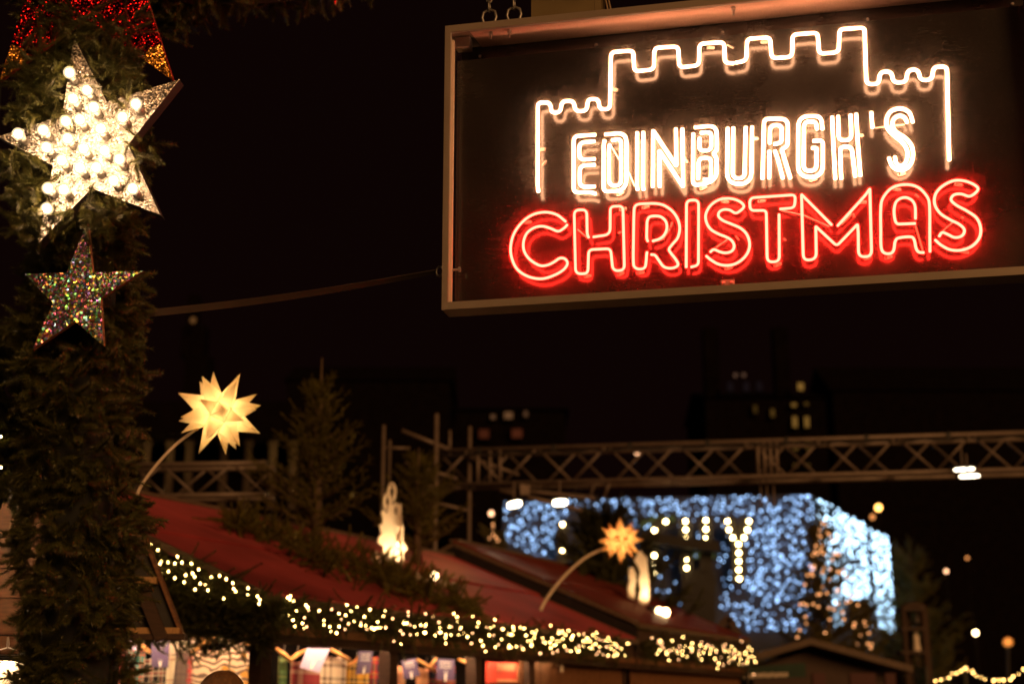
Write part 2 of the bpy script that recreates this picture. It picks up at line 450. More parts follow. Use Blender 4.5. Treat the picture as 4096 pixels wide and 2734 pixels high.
# header plate (underside of the top) and dark back strip
MB().add([SPT(0.085, SH - 0.0085, 0.012), SPT(SW - 0.01, SH - 0.0085, 0.012), SPT(SW - 0.01, SH - 0.012, 0.196), SPT(0.108, SH - 0.012, 0.196)], [(0, 1, 2, 3)]).build('header_plate', M['header'], sign)
MB().obox(SPT(0.02, 0.052, 0.198), SX * (SW - 0.03), SZ * (SH - 0.06), SN * 0.004).build('back_wall', M['acrylic'], sign)
# acrylic mounting board
top_l = spx(1830, 248, 0.095) - SBL; top_r = spx(3445, 83, 0.095) - SBL
BT = 0.5 * (top_l.z + top_r.z)
MB().obox(SPT(0.028, 0.03, 0.095), SX * (SW - 0.05), SZ * (BT - 0.03), SN * 0.006).build('mounting_board', M['acrylic'], sign)
MB().add([SPT(0.028, 0.028, 0.034), SPT(SW - 0.03, 0.028, 0.034), SPT(SW - 0.03, SH - 0.028, 0.034), SPT(0.028, SH - 0.028, 0.034)], [(0, 1, 2, 3)]).build('halo_cover', M['cover'], sign)  # added pane, its haze stands in for the neon bloom
# hanging bolts under the top, screws on the board
def screw(p, r):
    m_ = MB(); m_.tube([p, p - SN * 0.004, p - SN * 0.006], [r, r, r * 0.6], 10); m_.build('screw', M['alu'], sign)
for px, py in ((1963, 140), (2037, 140), (2934, 40)):
    p = spx(px, py, 0.07); p.z = SBL.z + SH - 0.012
    MB().tube([p, p - SZ * 0.012, p - SZ * 0.0121, p - SZ * 0.034], [0.009, 0.009, 0.005, 0.005], 8).build('hanging_bolt', M['alu'], sign)
for px, py in ((1920, 226), (2385, 181), (2891, 131), (3470, 78), (4050, 17)): screw(spx(px, py, 0.193), 0.0065)
for px, py in ((2895, 1133), (2928, 1131)): screw(spx(px, py, 0.06), 0.0065)
p = spx(2911, 1130, 0.066); MB().obox(p - SX * 0.026 - SZ * 0.012, SX * 0.052, SZ * 0.024, SN * 0.003).build('fixing_bracket', M['alu'], sign)
p = spx(1800, 1080, 0.05); MB().tube([p, p + SX * 0.035, p + SX * 0.0351, p + SX * 0.042], [0.005, 0.005, 0.011, 0.011], 8).build('side_bolt', M['alu'], sign)

def fillet(pts, r0, step=6):
    out = [Vector((pts[0][0], pts[0][1]))]
    for i in range(1, len(pts) - 1):
        a, b, c = Vector(pts[i - 1][:2]), Vector(pts[i][:2]), Vector(pts[i + 1][:2])
        r = pts[i][2] if len(pts[i]) > 2 else r0
        d1, d2 = (a - b), (c - b); l = min(r, d1.length * 0.49, d2.length * 0.49)
        p, q = b + d1.normalized() * l, b + d2.normalized() * l
        for k in range(step + 1):
            t = k / step; out.append(p * (1 - t) ** 2 + b * 2 * t * (1 - t) + q * t * t)
    out.append(Vector((pts[-1][0], pts[-1][1]))); return out
def catmull(pts, step=5):
    P = [Vector(p) for p in pts]; P = [P[0] * 2 - P[1]] + P + [P[-1] * 2 - P[-2]]; out = []
    for i in range(1, len(P) - 2):
        for k in range(step):
            t = k / step; a, b, c, d = P[i - 1], P[i], P[i + 1], P[i + 2]
            out.append(0.5 * ((2 * b) + (c - a) * t + (2 * a - 5 * b + 4 * c - d) * t * t + (3 * b - a - 3 * c + d) * t ** 3))
    out.append(P[-2]); return out
TUBE_D = 0.050
def neon(name, mat, r, paths, off, label=None):
    """paths traced on the photograph: each is ('f', radius, pts) or ('c', pts)"""
    ox, oy, s = off; m_ = MB()
    for pth in paths:
        pts = fillet(pth[2], pth[1]) if pth[0] == 'f' else catmull(pth[1])
        q = [spx(ox + p.x / s, oy + p.y / s, TUBE_D) for p in pts]
        # evenly enough spaced, tube ends turned back to the board
        e0, e1 = q[0] - q[1], q[-1] - q[-2]
        q = [q[0] + e0.normalized() * r * 0.35] + q + [q[-1] + e1.normalized() * r * 0.35]
        rs = [r * 0.6] + [r] * (len(q) - 2) + [r * 0.6]
        m_.tube(q, rs, 8)
    o = m_.build(name, mat, sign, smooth=True)
    if label: o['label'] = label
    return o
c1 = (2250, 460, 3.356); c2 = (2900, 400, 2.936); c3 = (2000, 760, 3.356); c4 = (2650, 740, 3.356); c5 = (3150, 680, 2.7635)
c6 = (2100, 130, 2.34); c7 = (2400, 70, 3.915); c8 = (2950, 70, 2.61)
RW, RR = 0.0066, 0.0052
def cv(pts, a, b): return [((p[0] / a[2] + a[0] - b[0]) * b[2], (p[1] / a[2] + a[1] - b[1]) * b[2]) + ((p[2] / a[2] * b[2],) if len(p) > 2 else ()) for p in pts]
castle_l = cv([(126, 1490), (119, 1440, 30), (120, 656, 42), (236, 656, 42), (246, 752, 45), (331, 748, 45), (345, 643, 45), (456, 640, 45), (471, 738, 45), (578, 735, 45), (589, 624, 40), (687, 624, 40), (697, 720, 45), (795, 718, 45)], c6, c7) + \
    [(172, 545, 75), (522, 519, 75), (535, 847, 80), (845, 815, 80), (850, 479, 80), (1226, 455, 80), (1240, 786, 80), (1551, 750, 80), (1555, 413, 80), (1945, 387, 80), (1955, 712, 70), (2090, 722)]
neon('neon_castle_outline', M['white_neon'], RW, [('f', 70, castle_l)], c7, 'left half of the white castle battlement outline')
castle_r = [(-18, 473), (92, 452, 50), (100, 224, 50), (341, 209, 50), (355, 427, 55), (570, 413, 55), (575, 180, 50), (837, 160, 50), (851, 381, 55), (1056, 364, 55), (1065, 125, 45), (1327, 107, 45), (1335, 400, 10), (1346, 697, 55), (1476, 697, 55), (1486, 569, 55), (1607, 564, 55), (1627, 682, 55), (1761, 676, 55), (1776, 549, 55), (1888, 543, 55), (1907, 657, 55), (2031, 650, 55), (2046, 518, 50), (2186, 513, 50), (2199, 1050, 20), (2210, 1490)]
neon('neon_castle_outline', M['white_neon'], RW, [('f', 50, castle_r)], c8, 'right half of the white castle battlement outline')
f = lambda r, *p: ('f', r, list(p))
W_ = M['white_neon']
neon('neon_letter', W_, RW, [f(70, (440, 265), (150, 285), (150, 1043), (385, 1035), (445, 1058)), f(80, (430, 355), (225, 368), (225, 600), (435, 590)), f(80, (435, 668), (232, 678), (232, 967), (435, 960))], c1, 'white letter E')
neon('neon_letter', W_, RW, [f(60, (572, 262), (858, 238, 130), (858, 1012, 160), (552, 1028, 60), (553, 400, 20), (565, 340)), f(80, (662, 340), (785, 318, 90), (785, 948, 90), (625, 948, 90), (625, 430, 20), (635, 400))], c1, 'white letter D')
neon('neon_letter', W_, RW, [f(20, (1003, 235), (1000, 950), (1008, 1005)), f(20, (1085, 230), (1080, 950), (1088, 1005))], c1, 'white letter I')
neon('neon_letter', W_, RW, [f(14, (1212, 965), (1217, 210), (1528, 682), (1522, 185)), f(14, (1305, 965), (1299, 478), (1620, 962), (1608, 185))], c1, 'white letter N')
neon('neon_letter', W_, RW, [f(60, (1775, 168), (2070, 140, 120), (2072, 470, 15), (2030, 515, 8), (2070, 590, 30), (2068, 885, 140), (1750, 952, 80), (1755, 250)), f(65, (1855, 240), (1998, 228), (1995, 475), (1835, 480), (1840, 310)), f(70, (1820, 860), (1830, 578), (1995, 575), (1990, 870, 90), (1895, 865))], c1, 'white letter B')
neon('neon_letter', W_, RW, [f(150, (32, 330), (22, 985), (308, 985), (318, 315)), f(80, (97, 325), (90, 920), (228, 920), (243, 320))], c2, 'white letter U')
neon('neon_letter', W_, RW, [f(60, (440, 925), (458, 222), (740, 222, 90), (735, 540, 60), (665, 580, 20), (768, 920)), f(65, (525, 510), (530, 298), (667, 293), (665, 500, 85), (575, 520)), f(10, (518, 920), (521, 760), (522, 600)), f(40, (585, 595), (620, 690), (680, 920))], c2, 'white letter R')
neon('neon_letter', W_, RW, [f(95, (1145, 345), (1130, 190, 95), (860, 190, 160), (858, 905, 150), (1148, 905, 160), (1150, 472, 50), (1035, 482)), f(80, (1080, 345), (1070, 256, 60), (928, 250, 95), (922, 832, 85), (1072, 832, 85), (1078, 560, 50), (1020, 565))], c2, 'white letter G')
neon('neon_letter', W_, RW, [f(10, (1258, 200), (1275, 560), (1295, 930)), f(60, (1328, 190), (1335, 472), (1485, 472, 70), (1475, 175)), f(60, (1365, 925), (1350, 548), (1487, 548), (1530, 900)), f(10, (1540, 165), (1562, 530), (1590, 890))], c2, 'white letter H')
neon('neon_apostrophe', W_, RW, [f(10, (1718, 145), (1724, 230), (1732, 325))], c2)
neon('neon_letter', W_, RW, [('c', [(2205, 262), (2165, 150), (2060, 100), (1940, 140), (1893, 250), (1920, 350), (2000, 430), (2090, 505), (2138, 590), (2140, 680), (2110, 750), (2060, 772), (2010, 740), (1995, 668)]), ('c', [(2140, 265), (2105, 205), (2045, 187), (1985, 222), (1965, 300), (2005, 372), (2120, 450), (2195, 550), (2205, 680), (2155, 785), (2065, 825), (1970, 785), (1925, 680)])], c2, 'white letter S')
R_ = M['red_neon']
neon('neon_letter', R_, RR, [('c', [(885, 425), (760, 330), (600, 297), (430, 335), (290, 440), (190, 580), (145, 740), (155, 900), (230, 1060), (380, 1160), (560, 1190), (720, 1145), (850, 1070), (905, 985), (870, 922), (800, 915), (740, 955), (640, 1005), (530, 1010), (400, 930), (325, 820), (315, 700), (360, 580), (460, 505), (570, 485), (680, 515), (780, 552), (860, 510), (905, 462)])], c3, 'red letter C')
neon('neon_letter', R_, RR, [f(60, (1192, 640), (1170, 590, 30), (1165, 262, 70), (995, 270, 70), (1015, 1125, 75), (1180, 1120, 60), (1190, 800), (1485, 785), (1515, 1085, 75), (1670, 1075, 70), (1650, 215), (1480, 220), (1478, 595, 80), (1250, 630))], c3, 'red letter H')
neon('neon_letter', R_, RR, [('c', [(2025, 866), (2080, 875), (2130, 940), (2190, 1020), (2260, 1047), (2340, 1040), (2390, 1000), (2360, 930), (2290, 840), (2270, 790), (2320, 720), (2385, 640), (2412, 520), (2390, 400), (2320, 290), (2210, 210), (2100, 182), (1980, 182), (1860, 190), (1810, 225), (1798, 320), (1793, 600), (1790, 950), (1810, 1035), (1880, 1060), (1945, 1035), (1962, 950), (1968, 870), (1975, 830)]), ('c', [(1985, 690), (1970, 640), (1972, 500), (1978, 410), (2010, 360), (2080, 348), (2160, 360), (2225, 420), (2240, 510), (2205, 600), (2140, 655), (2045, 685)])], c3, 'red letter R')
neon('neon_letter', R_, RR, [f(70, (318, 1105), (322, 205), (485, 200), (482, 1075), (380, 1100))], c4, 'red letter I')
neon('neon_letter', R_, RR, [('c', [(585, 950), (660, 1010), (750, 1060), (860, 1078), (980, 1055), (1090, 980), (1155, 880), (1168, 770), (1130, 660), (1050, 580), (930, 525), (820, 480), (755, 425), (760, 365), (820, 330), (900, 335), (980, 375), (1050, 340), (1092, 285), (1050, 230), (960, 190), (850, 180), (740, 205), (640, 280), (582, 390), (590, 500), (650, 595), (750, 655), (850, 695), (930, 745), (962, 820), (930, 885), (850, 910), (770, 895), (690, 865), (640, 900)])], c4, 'red letter S before the T')
neon('neon_letter', R_, RR, [f(60, (1575, 322), (1772, 305), (1785, 130), (1170, 172, 70), (1175, 342), (1393, 340, 50), (1405, 1035, 80), (1568, 1025, 70), (1565, 390))], c4, 'red letter T')
neon('neon_letter', R_, RR, [f(10, (490, 608), (155, 270, 8), (175, 1000, 70), (318, 985, 70), (313, 623, 8), (545, 838, 40), (775, 598, 15), (782, 700, 20), (785, 960, 80), (930, 955, 70), (910, 208, 6), (855, 285, 30), (552, 618))], c5, 'red letter M')
neon('neon_letter', R_, RR, [('c', [(1575, 905), (1573, 700), (1570, 400), (1540, 290), (1440, 190), (1300, 160), (1150, 200), (1050, 320), (1030, 450), (1031, 650), (1035, 850), (1070, 915), (1140, 920), (1175, 880), (1190, 790), (1230, 750), (1360, 738), (1400, 770), (1420, 860), (1450, 905), (1510, 912)]), ('c', [(1415, 540), (1410, 400), (1370, 330), (1290, 303), (1210, 340), (1180, 420), (1183, 520), (1210, 590), (1290, 595), (1415, 590)])], c5, 'red letter A')
neon('neon_letter', R_, RR, [('c', [(1630, 770), (1700, 830), (1800, 880), (1920, 885), (2040, 840), (2120, 750), (2135, 640), (2090, 530), (1980, 450), (1870, 390), (1808, 330), (1840, 275), (1920, 265), (2010, 290), (2080, 250), (2105, 200), (2040, 150), (1940, 118), (1830, 120), (1710, 180), (1635, 270), (1628, 380), (1690, 480), (1800, 550), (1900, 600), (1955, 660), (1930, 725), (1850, 745), (1770, 710), (1710, 690), (1675, 735)])], c5, 'red letter S at the end')
# clear stand-offs holding the tubes, dead link tubes and cable ends
sup = []
for off, pts in ((c3, ((375, 430), (1175, 1155), (1620, 1125), (1885, 1110), (1955, 230), (1650, 255))), (c4, ((840, 222), (1330, 215), (885, 1115), (1545, 1070))), (c5, ((1210, 215), (830, 355), (1890, 160), (885, 970), (1115, 965), (1960, 905))), (c1, ((775, 1055), (1890, 975))), (c2, ((1035, 935), (2075, 870), (345, 450), (1585, 410))), (c6, ((155, 1095), (835, 535))), (c7, ((1735, 470),)), (c8, ((280, 255),))):
    for x, y in pts: sup.append((off[0] + x / off[2], off[1] + y / off[2]))
for px, py in sup:
    p = spx(px, py, 0.090); m_ = MB()
    a = random.uniform(-0.3, 0.5); ux = SX * math.cos(a) + SZ * math.sin(a); uz = SZ * math.cos(a) - SX * math.sin(a)
    oval = [p + ux * ((0.009 if math.cos(t) > 0 else -0.009) + 0.007 * math.cos(t)) + uz * 0.007 * math.sin(t) for t in [k * math.pi / 8 + 0.01 for k in range(16)]]
    m_.prism(oval, SN * 0.004)
    m_.tube([p - ux * 0.008, p - ux * 0.008 - SN * 0.034 + uz * 0.006], 0.0026, 6)
    m_.tube([p + ux * 0.009 - SN * 0.003, p + ux * 0.009], 0.0042, 8)
    m_.build('tube_support', M['clear'], sign)
for off, pts in ((c4, ((715, 840), (870, 735))), (c4, ((1600, 345), (1900, 410), (2240, 560))), (c3, ((1040, 530), (1170, 640))), (c3, ((2050, 700), (2190, 660), (2280, 520))), (c5, ((1415, 620), (1495, 890))), (c5, ((1720, 670), (1830, 575))), (c2, ((1760, 330), (1880, 315), (2110, 290))), (c1, ((660, 430), (760, 600))), (c1, ((890, 770), (970, 960))), (c5, ((600, 600), (715, 480)))):
    MB().tube([spx(off[0] + x / off[2], off[1] + y / off[2], 0.075) for x, y in pts], 0.0035, 6).build('link_tube', M['clear'], sign)
for off, a, b in ((c4, (980, 680), (1025, 740)), (c4, (1620, 715), (1660, 745)), (c3, (2310, 430), (2290, 500)), (c3, (1585, 580), (1635, 560)), (c5, (725, 480), (740, 525)), (c5, (1410, 270), (1450, 305)), (c7, (1990, 430), (2090, 480)), (c6, (200, 1200), (165, 1245)), (c1, (1640, 570), (1675, 640)), (c5, (1915, 520), (1950, 535))):
    MB().tube([spx(off[0] + q[0] / off[2], off[1] + q[1] / off[2], 0.06) for q in (a, b)], 0.0042, 6).build('cable_end', M['clear'], sign)

# transformer box, its cables, shackles and chains above the sign
STOP = SBL.z + SH
pa = WP(2125, 60, SBL + SN * 0.05, SN); pb = WP(2378, 40, SBL + SN * 0.05, SN)
tb = thing('transformer_box', Vector((pa.x, pa.y, STOP)), 'beige metal transformer box bolted on top of the neon sign', 'box')
o_ = Vector((pa.x, pa.y, STOP + 0.003)); wd = (pb - pa).dot(SX)
MB().obox(o_, SX * wd, SN * 0.10, SZ * 0.22).build('housing', M['box_beige'], tb)
MB().obox(o_ + SX * (wd + 0.001) + SZ * 0.004, SX * 0.026, SN * 0.10, SZ * 0.21).build('end_flange', M['box_beige'], tb)
for k in range(2):
    p = o_ + SX * (wd + 0.05 + 0.012 * k) + SZ * 0.03 + SN * 0.05
    MB().tube([p + SX * 0.03 - SZ * 0.03, p, p - SX * 0.015 + SZ * 0.08, p - SX * 0.03 + SZ * 0.26], 0.004, 6).build('cable', M['cable'], tb, smooth=True)
BEAM_Z = STOP + 0.52
def chain(px, n, lab):
    q = WP(px, 60, SBL + SN * 0.06, SN); base = Vector((q.x, q.y, STOP + 0.003))
    ch = thing('hanging_chain', base, lab, 'chain', 'chains holding up the sign')
    # bow shackle
    pts = [base + SX * x + SZ * z for x, z in ((-0.022, 0.0), (-0.022, 0.02), (-0.030, 0.045), (-0.024, 0.07), (0, 0.083), (0.024, 0.07), (0.030, 0.045), (0.022, 0.02), (0.022, 0.0))]
    sh = MB().tube(pts, 0.0065, 8); sh.tube([base - SX * 0.034 + SZ * 0.008, base + SX * 0.034 + SZ * 0.008], 0.006, 8)
    sh.build('shackle', M['steel'], ch, smooth=True)
    z = 0.070
    for k in range(n):
        ax = SX if k % 2 else SN
        c = base + SZ * (z + 0.026); lp = []
        for t in range(13):
            a = 2 * math.pi * t / 12; lp.append(c + ax * 0.013 * math.cos(a) + SZ * (0.026 * math.sin(a)))
        MB().tube(lp, 0.005, 6, cap=False).build('chain_link', M['steel'], ch, smooth=True); z += 0.041
chain(1957, 10, 'galvanised chain and bow shackle at the outer end of the sign top')
chain(2056, 10, 'galvanised chain and bow shackle next to the transformer box')
chain(3700, 10, 'galvanised chain and bow shackle far along the sign top from the transformer box')
#==PART3==
# ================================================================== needle sprigs, garlands
def sprig_proto(L, nst, per, nl, nw, seed, curve=0.25, fwd=0.9):
    r = random.Random(seed); V = []; F = []
    def P(t): return Vector((L * t, curve * L * t * t, -0.15 * L * t * t))
    for i in range(nst):
        t = 0.06 + 0.94 * i / (nst - 1); p = P(t)
        d = (P(min(1, t + .02)) - P(t - .02)).normalized()
        x = d.cross(Vector((0, 0, 1))).normalized(); y = d.cross(x)
        for k in range(per):
            a = 2 * math.pi * (k + r.random()) / per + i * 1.3
            out = x * math.cos(a) + y * math.sin(a)
            l = nl * r.uniform(0.7, 1.15) * (1.0 - 0.25 * t)
            dd = (out + d * (fwd + 0.9 * (t > 0.93)) * r.uniform(0.7, 1.3)).normalized()
            s = dd.cross(out + d * 0.3); s = (s.normalized() if s.length > 1e-6 else x) * nw / 2
            b = len(V); V += [p - s, p + s, p + dd * l]; F.append((b, b + 1, b + 2))
    return np.array([tuple(v) for v in V], dtype=np.float32), np.array(F, dtype=np.int32)
FINE = [sprig_proto(0.070 + 0.012 * k, 36, 7, 0.0245, 0.0023, 50 + k, 0.12 + 0.1 * k, 0.55) for k in range(4)]
COARSE = [sprig_proto(0.16 + 0.02 * k, 20, 5, 0.036, 0.0075, 80 + k, 0.1 + 0.1 * k) for k in range(3)]
def basis(d, roll):
    d = d.normalized(); u = Vector((0, 0, 1)) if abs(d.z) < .95 else Vector((1, 0, 0))
    y = u.cross(d).normalized(); z = d.cross(y)
    c, s_ = math.cos(roll), math.sin(roll)
    y2 = y * c + z * s_; z2 = z * c - y * s_
    return Matrix((d, y2, z2)).transposed()
def scatter(name, items, protos, mat, parent, kind='stuff'):
    Vs = []; Fs = []; n = 0; off = ORG[parent]
    for (k, pos, mtx, s_) in items:
        v, f_ = protos[k]; A = np.array(mtx, dtype=np.float32)
        Vs.append(v @ A.T * s_ + np.array(tuple(pos - off), dtype=np.float32)); Fs.append(f_ + n); n += len(v)
    o = bpy.data.objects.new(name, np_mesh(name, np.concatenate(Vs), np.concatenate(Fs), mat)); link(o, parent)
    ORG[o] = off
    if kind: o['kind'] = kind
    return o
def sprig_parts(name, items, protos, mat, parent):
    ms = [np_mesh(name, v, f_, mat) for v, f_ in protos]
    for (k, pos, mtx, s_) in items:
        o = bpy.data.objects.new(name, ms[k]); C.objects.link(o); o.parent = parent
        o.location = pos - ORG[parent]; o.rotation_euler = mtx.to_euler(); o.scale = (s_,) * 3

# ------------------------------------------------------------------ garland-wrapped arch post
PB, PT = W(300, 2760, 5.02), W(352, -300, 5.02)
axis = (PT - PB); PB0 = PB - axis * ((PB.z - 0.02) / axis.z)
post = thing('garland_post', PB0, 'arch post wrapped in thick artificial fir garland, carrying the stars', 'garland post')
mb = MB(); n_ = 24; pts = [PB0 + axis * (t * ((PT - PB0).z / axis.z)) for t in [i / (n_ - 1) for i in range(n_)]]
mb.tube(pts, [0.115 + 0.012 * math.sin(i * 1.7) for i in range(n_)], 14); mb.build('core', M['core'], post, smooth=True)
items = []
z0, z1 = 1.35, (PT - PB0).z
cnt = 3000
for i in range(cnt):
    z = z0 + (z1 - z0) * random.random(); c = PB0 + axis * (z / axis.z)
    a = random.uniform(0, 2 * math.pi)
    rad = 0.155 + 0.03 * math.sin(z * 9 + a * 2) + 0.02 * math.sin(z * 23 - a)
    out = Vector((math.cos(a), math.sin(a), 0))
    tang = Vector((-math.sin(a), math.cos(a), 0))
    d = out * random.uniform(0.12, 0.75) + tang * random.uniform(-1, 1) + Vector((0, 0, random.uniform(-1.0, 0.5)))
    items.append((random.randrange(4), c + out * rad, basis(d, random.uniform(0, 6.28)), random.uniform(0.85, 1.25), -out.y + 0.3 * random.random()))
items.sort(key=lambda q: -q[4])
front = [q[:4] for q in items if q[4] > 0.35]; rest = [q[:4] for q in items if q[4] <= 0.35]
random.shuffle(front)
sprig_parts('garland_sprig', front[:300], FINE, M['needle'], post)
scatter('garland_foliage', front[300:] + rest, FINE, M['needle'], post)

# garland along the top of the arch
AB = [W(420, -85, 5.05), W(800, -68, 5.05), W(1250, -95, 5.05), W(1650, -210, 5.05), W(2300, -330, 5.05), W(4400, -480, 4.75)]
arch = thing('arch_garland', AB[0], 'overhead arch beam wrapped in dark artificial fir garland', 'garland')
ap = catmull([(p.x, p.y, p.z) for p in AB], 8)
MB().tube(ap, 0.085, 10).build('beam', M['core'], arch, smooth=True)
it = []
for i in range(620):
    t = random.random() ** 1.4 * (len(ap) - 1.01); k = int(t); c = ap[k].lerp(ap[k + 1], t - k)
    a = random.uniform(0, 2 * math.pi); out = Vector((0, math.cos(a), math.sin(a)))
    d = out * random.uniform(.3, 1) + Vector((random.uniform(-1, 1), 0, random.uniform(-.9, .2)))
    it.append((random.randrange(4), c + out * 0.08, basis(d, random.uniform(0, 6.28)), random.uniform(.8, 1.15)))
for i in range(90):   # thicker clump where the beam meets the post
    c = W(random.uniform(600, 800), random.uniform(-60, 120), 5.12)
    it.append((random.randrange(4), c, basis(Vector((random.uniform(-1, 1), random.uniform(-1, .5), random.uniform(-1.2, .1))), random.random() * 6), 1.0))
sprig_parts('garland_sprig', it[:120], FINE, M['needle'], arch)
scatter('garland_foliage', it[120:], FINE, M['needle'], arch)

# second garland post behind, mostly out of frame
p2 = W(-110, 2700, 5.9); p2b = Vector((p2.x, p2.y, 0.02)); top2 = W(-95, 1330, 5.9)
post2 = thing('hanging_garland', Vector((p2.x, p2.y, 2.42)), 'dark hanging garland tassel with two tiny lights just behind the starry post', 'garland')
MB().tube([Vector((p2.x, p2.y, 2.42)), Vector((p2.x, p2.y, 2.7)), top2, top2 + SZ * 1.2], [.05, .11, .04, .004], 12).build('core', M['core'], post2, smooth=True)
it = []
for i in range(330):
    z = random.uniform(2.42, top2.z); a = random.uniform(0, 6.28); out = Vector((math.cos(a), math.sin(a), 0))
    rr = 0.12 * min(1, (top2.z + .05 - z) / 0.5)
    d = out * random.uniform(.4, 1) + Vector((-out.y, out.x, 0)) * random.uniform(-1, 1) + Vector((0, 0, random.uniform(-.8, .6)))
    it.append((random.randrange(4), Vector((p2.x, p2.y, z)) + out * rr, basis(d, random.random() * 6), random.uniform(.9, 1.3)))
scatter('garland_foliage', it, FINE, M['needle'], post2)
for px, py in ((3, 1745), (3, 1868)): MB().sphere(W(px, py, 5.72), 0.006, 8, 6).build('fairy_bulb', M['fairy'], post2)

# ------------------------------------------------------------------ stars on the post
def star_thing(name, pts, Y, depth, face_mat, side_mat, label, tilt=0.0):
    P = [W(x, y, Y + tilt * (x - pts[0][0])) for x, y in pts]
    c = sum(P, Vector()) / len(P)
    t = thing(name, c, label, 'star')
    m_ = MB(); m_.prism(P, Vector((0.004, depth, 0))); m_.f = m_.f[1:]     # sides and back
    m_.build('star_body', side_mat, t)
    q = [p + Vector((0, -0.0015, 0)) for p in P]
    n = len(q); cc = c + Vector((0, -0.0015, 0)); f_ = MB()
    f_.add(q + [cc], [(k, (k + 1) % n, n) for k in range(n)])
    f_.build('glitter_face', face_mat, t)
    return t, c
silver = [(296, 150), (428, 408), (719, 318), (513, 579), (641, 860), (367, 753), (151, 976), (212, 663), (-8, 548), (250, 462)]
SY = 4.66
st, _c = star_thing('light_star', silver, SY, 0.05, M['silver_glitter'], M['black'], 'large silver glitter star studded with glowing globe bulbs')
bulbs = [(545, 570), (683, 705), (572, 773), (735, 840), (517, 950), (625, 937), (790, 1008), (1065, 815), (960, 918), (143, 1050), (340, 1020), (530, 1085), (365, 1155), (655, 1165), (820, 1180), (483, 1257), (625, 1315), (755, 1312), (935, 1247), (890, 1415), (1040, 1478), (378, 1475), (500, 1485), (368, 1634)]
def bulb_glass():
    m = bpy.data.materials.new('glowing_globe_glass'); m.use_nodes = True
    nt = m.node_tree; nt.nodes.remove(nt.nodes['Principled BSDF'])
    tp = N(nt, 'ShaderNodeBsdfTransparent'); em = N(nt, 'ShaderNodeEmission'); em.inputs[0].default_value = (1.0, 0.72, 0.42, 1); em.inputs[1].default_value = 0.85
    ad = N(nt, 'ShaderNodeAddShader'); tp.inputs[0].default_value = (0.55, 0.5, 0.45, 1)
    nt.links.new(tp.outputs[0], ad.inputs[0]); nt.links.new(em.outputs[0], ad.inputs[1]); nt.links.new(ad.outputs[0], nt.nodes['Material Output'].inputs[0])
    return m
M['globe_glass'] = bulb_glass()
bme = MB().sphere((0, 0, 0), 0.0215, 16, 10).mesh('globe_bulb', M['globe_glass'], smooth=True)
fil = MB().sphere((0, 0, 0), 0.0135, 12, 8).mesh('filament', glow('lamp_filament', (1.0, 0.63, 0.34), 165), smooth=True)
for x, y in bulbs:
    p = W(x / 1.96, y / 1.96, SY - 0.075)
    gb_ = place('globe_bulb', bme, st, p); ORG[gb_] = Vector(p); place('filament', fil, gb_, p)
    MB().tube([p + Vector((0, 0.018, 0)), p + Vector((0, 0.030, 0)), p + Vector((0, 0.031, 0)), p + Vector((0, 0.072, 0))], [0.010, 0.012, 0.015, 0.015], 12).build('lamp_holder', M['steel'], st, smooth=True)
def inside(x, y, poly):
    r_ = False
    for k in range(len(poly)):
        (xa, ya), (xb, yb) = poly[k - 1], poly[k]
        if (ya > y) != (yb > y) and x < (xb - xa) * (y - ya) / (yb - ya) + xa: r_ = not r_
    return r_
it = []
for (x0, x1, y0, y1, n) in ((60, 250, 230, 470, 90), (140, 540, 40, 250, 90), (330, 560, 190, 380, 60), (30, 215, 590, 960, 100), (200, 480, 760, 930, 70), (470, 600, 560, 700, 16)):
    for i in range(n):
        qx, qy = random.uniform(x0, x1), random.uniform(y0, y1)
        if inside(qx, qy, silver) and random.random() < .93: continue
        c = W(qx, qy, random.uniform(4.58, 4.72))
        d = Vector((random.uniform(-1, 1), random.uniform(-.8, .4), random.uniform(-.9, .6)))
        it.append((random.randrange(4), c, basis(d, random.random() * 6.28), random.uniform(.65, .95)))
rim = thing('fir_spray', W(200, 700, 4.8), 'loose fir sprays curling round the edges of the lit star', 'garland')
sprig_parts('garland_sprig', it, FINE, M['needle'], rim)
holo = [(349, 894), (370, 1090), (572, 1083), (402, 1192), (414, 1382), (301, 1284), (130, 1397), (212, 1212), (100, 1096), (266, 1090)]
star_thing('holographic_star', holo, 4.74, 0.012, M['holo'], M['timber'], 'smaller star of rainbow holographic foil below the lit star')
cx, cy, Rr = 345, -155, 592
red = []
for k in range(10):
    a = math.radians(-90 + 36 * k); rr = Rr if k % 2 == 0 else Rr * 0.385
    red.append((cx + rr * math.cos(a), cy + rr * math.sin(a)))
rst, _ = star_thing('red_star', red, 4.80, 0.015, M['red_glitter'], paint('red_edge', (0.25, 0.02, 0.012), 0.5), 'big red glitter star with gold tips at the top of the post')
for k in range(0, 10, 2):
    tip = Vector(red[k]); a = tip.lerp(Vector(red[k - 1]), 0.36); b = tip.lerp(Vector(red[(k + 1) % 10]), 0.36); mid = (a + b) / 2 + (tip - (a + b) / 2) * -0.10
    P = [W(q.x, q.y, 4.797) for q in (tip, b, mid, a)]
    MB().add(P, [(0, 1, 2, 3)]).build('gold_tip', M['gold_glitter'], rst)
hang = [(1340 + 60 * (1 if k % 2 == 0 else .4) * math.cos(math.radians(90 + 36 * k)), -42 + 60 * (1 if k % 2 == 0 else .4) * math.sin(math.radians(90 + 36 * k))) for k in range(10)]
star_thing('small_red_star', hang, 4.98, 0.012, M['red_glitter'], M['timber'], 'little red star hanging from the overhead garland')

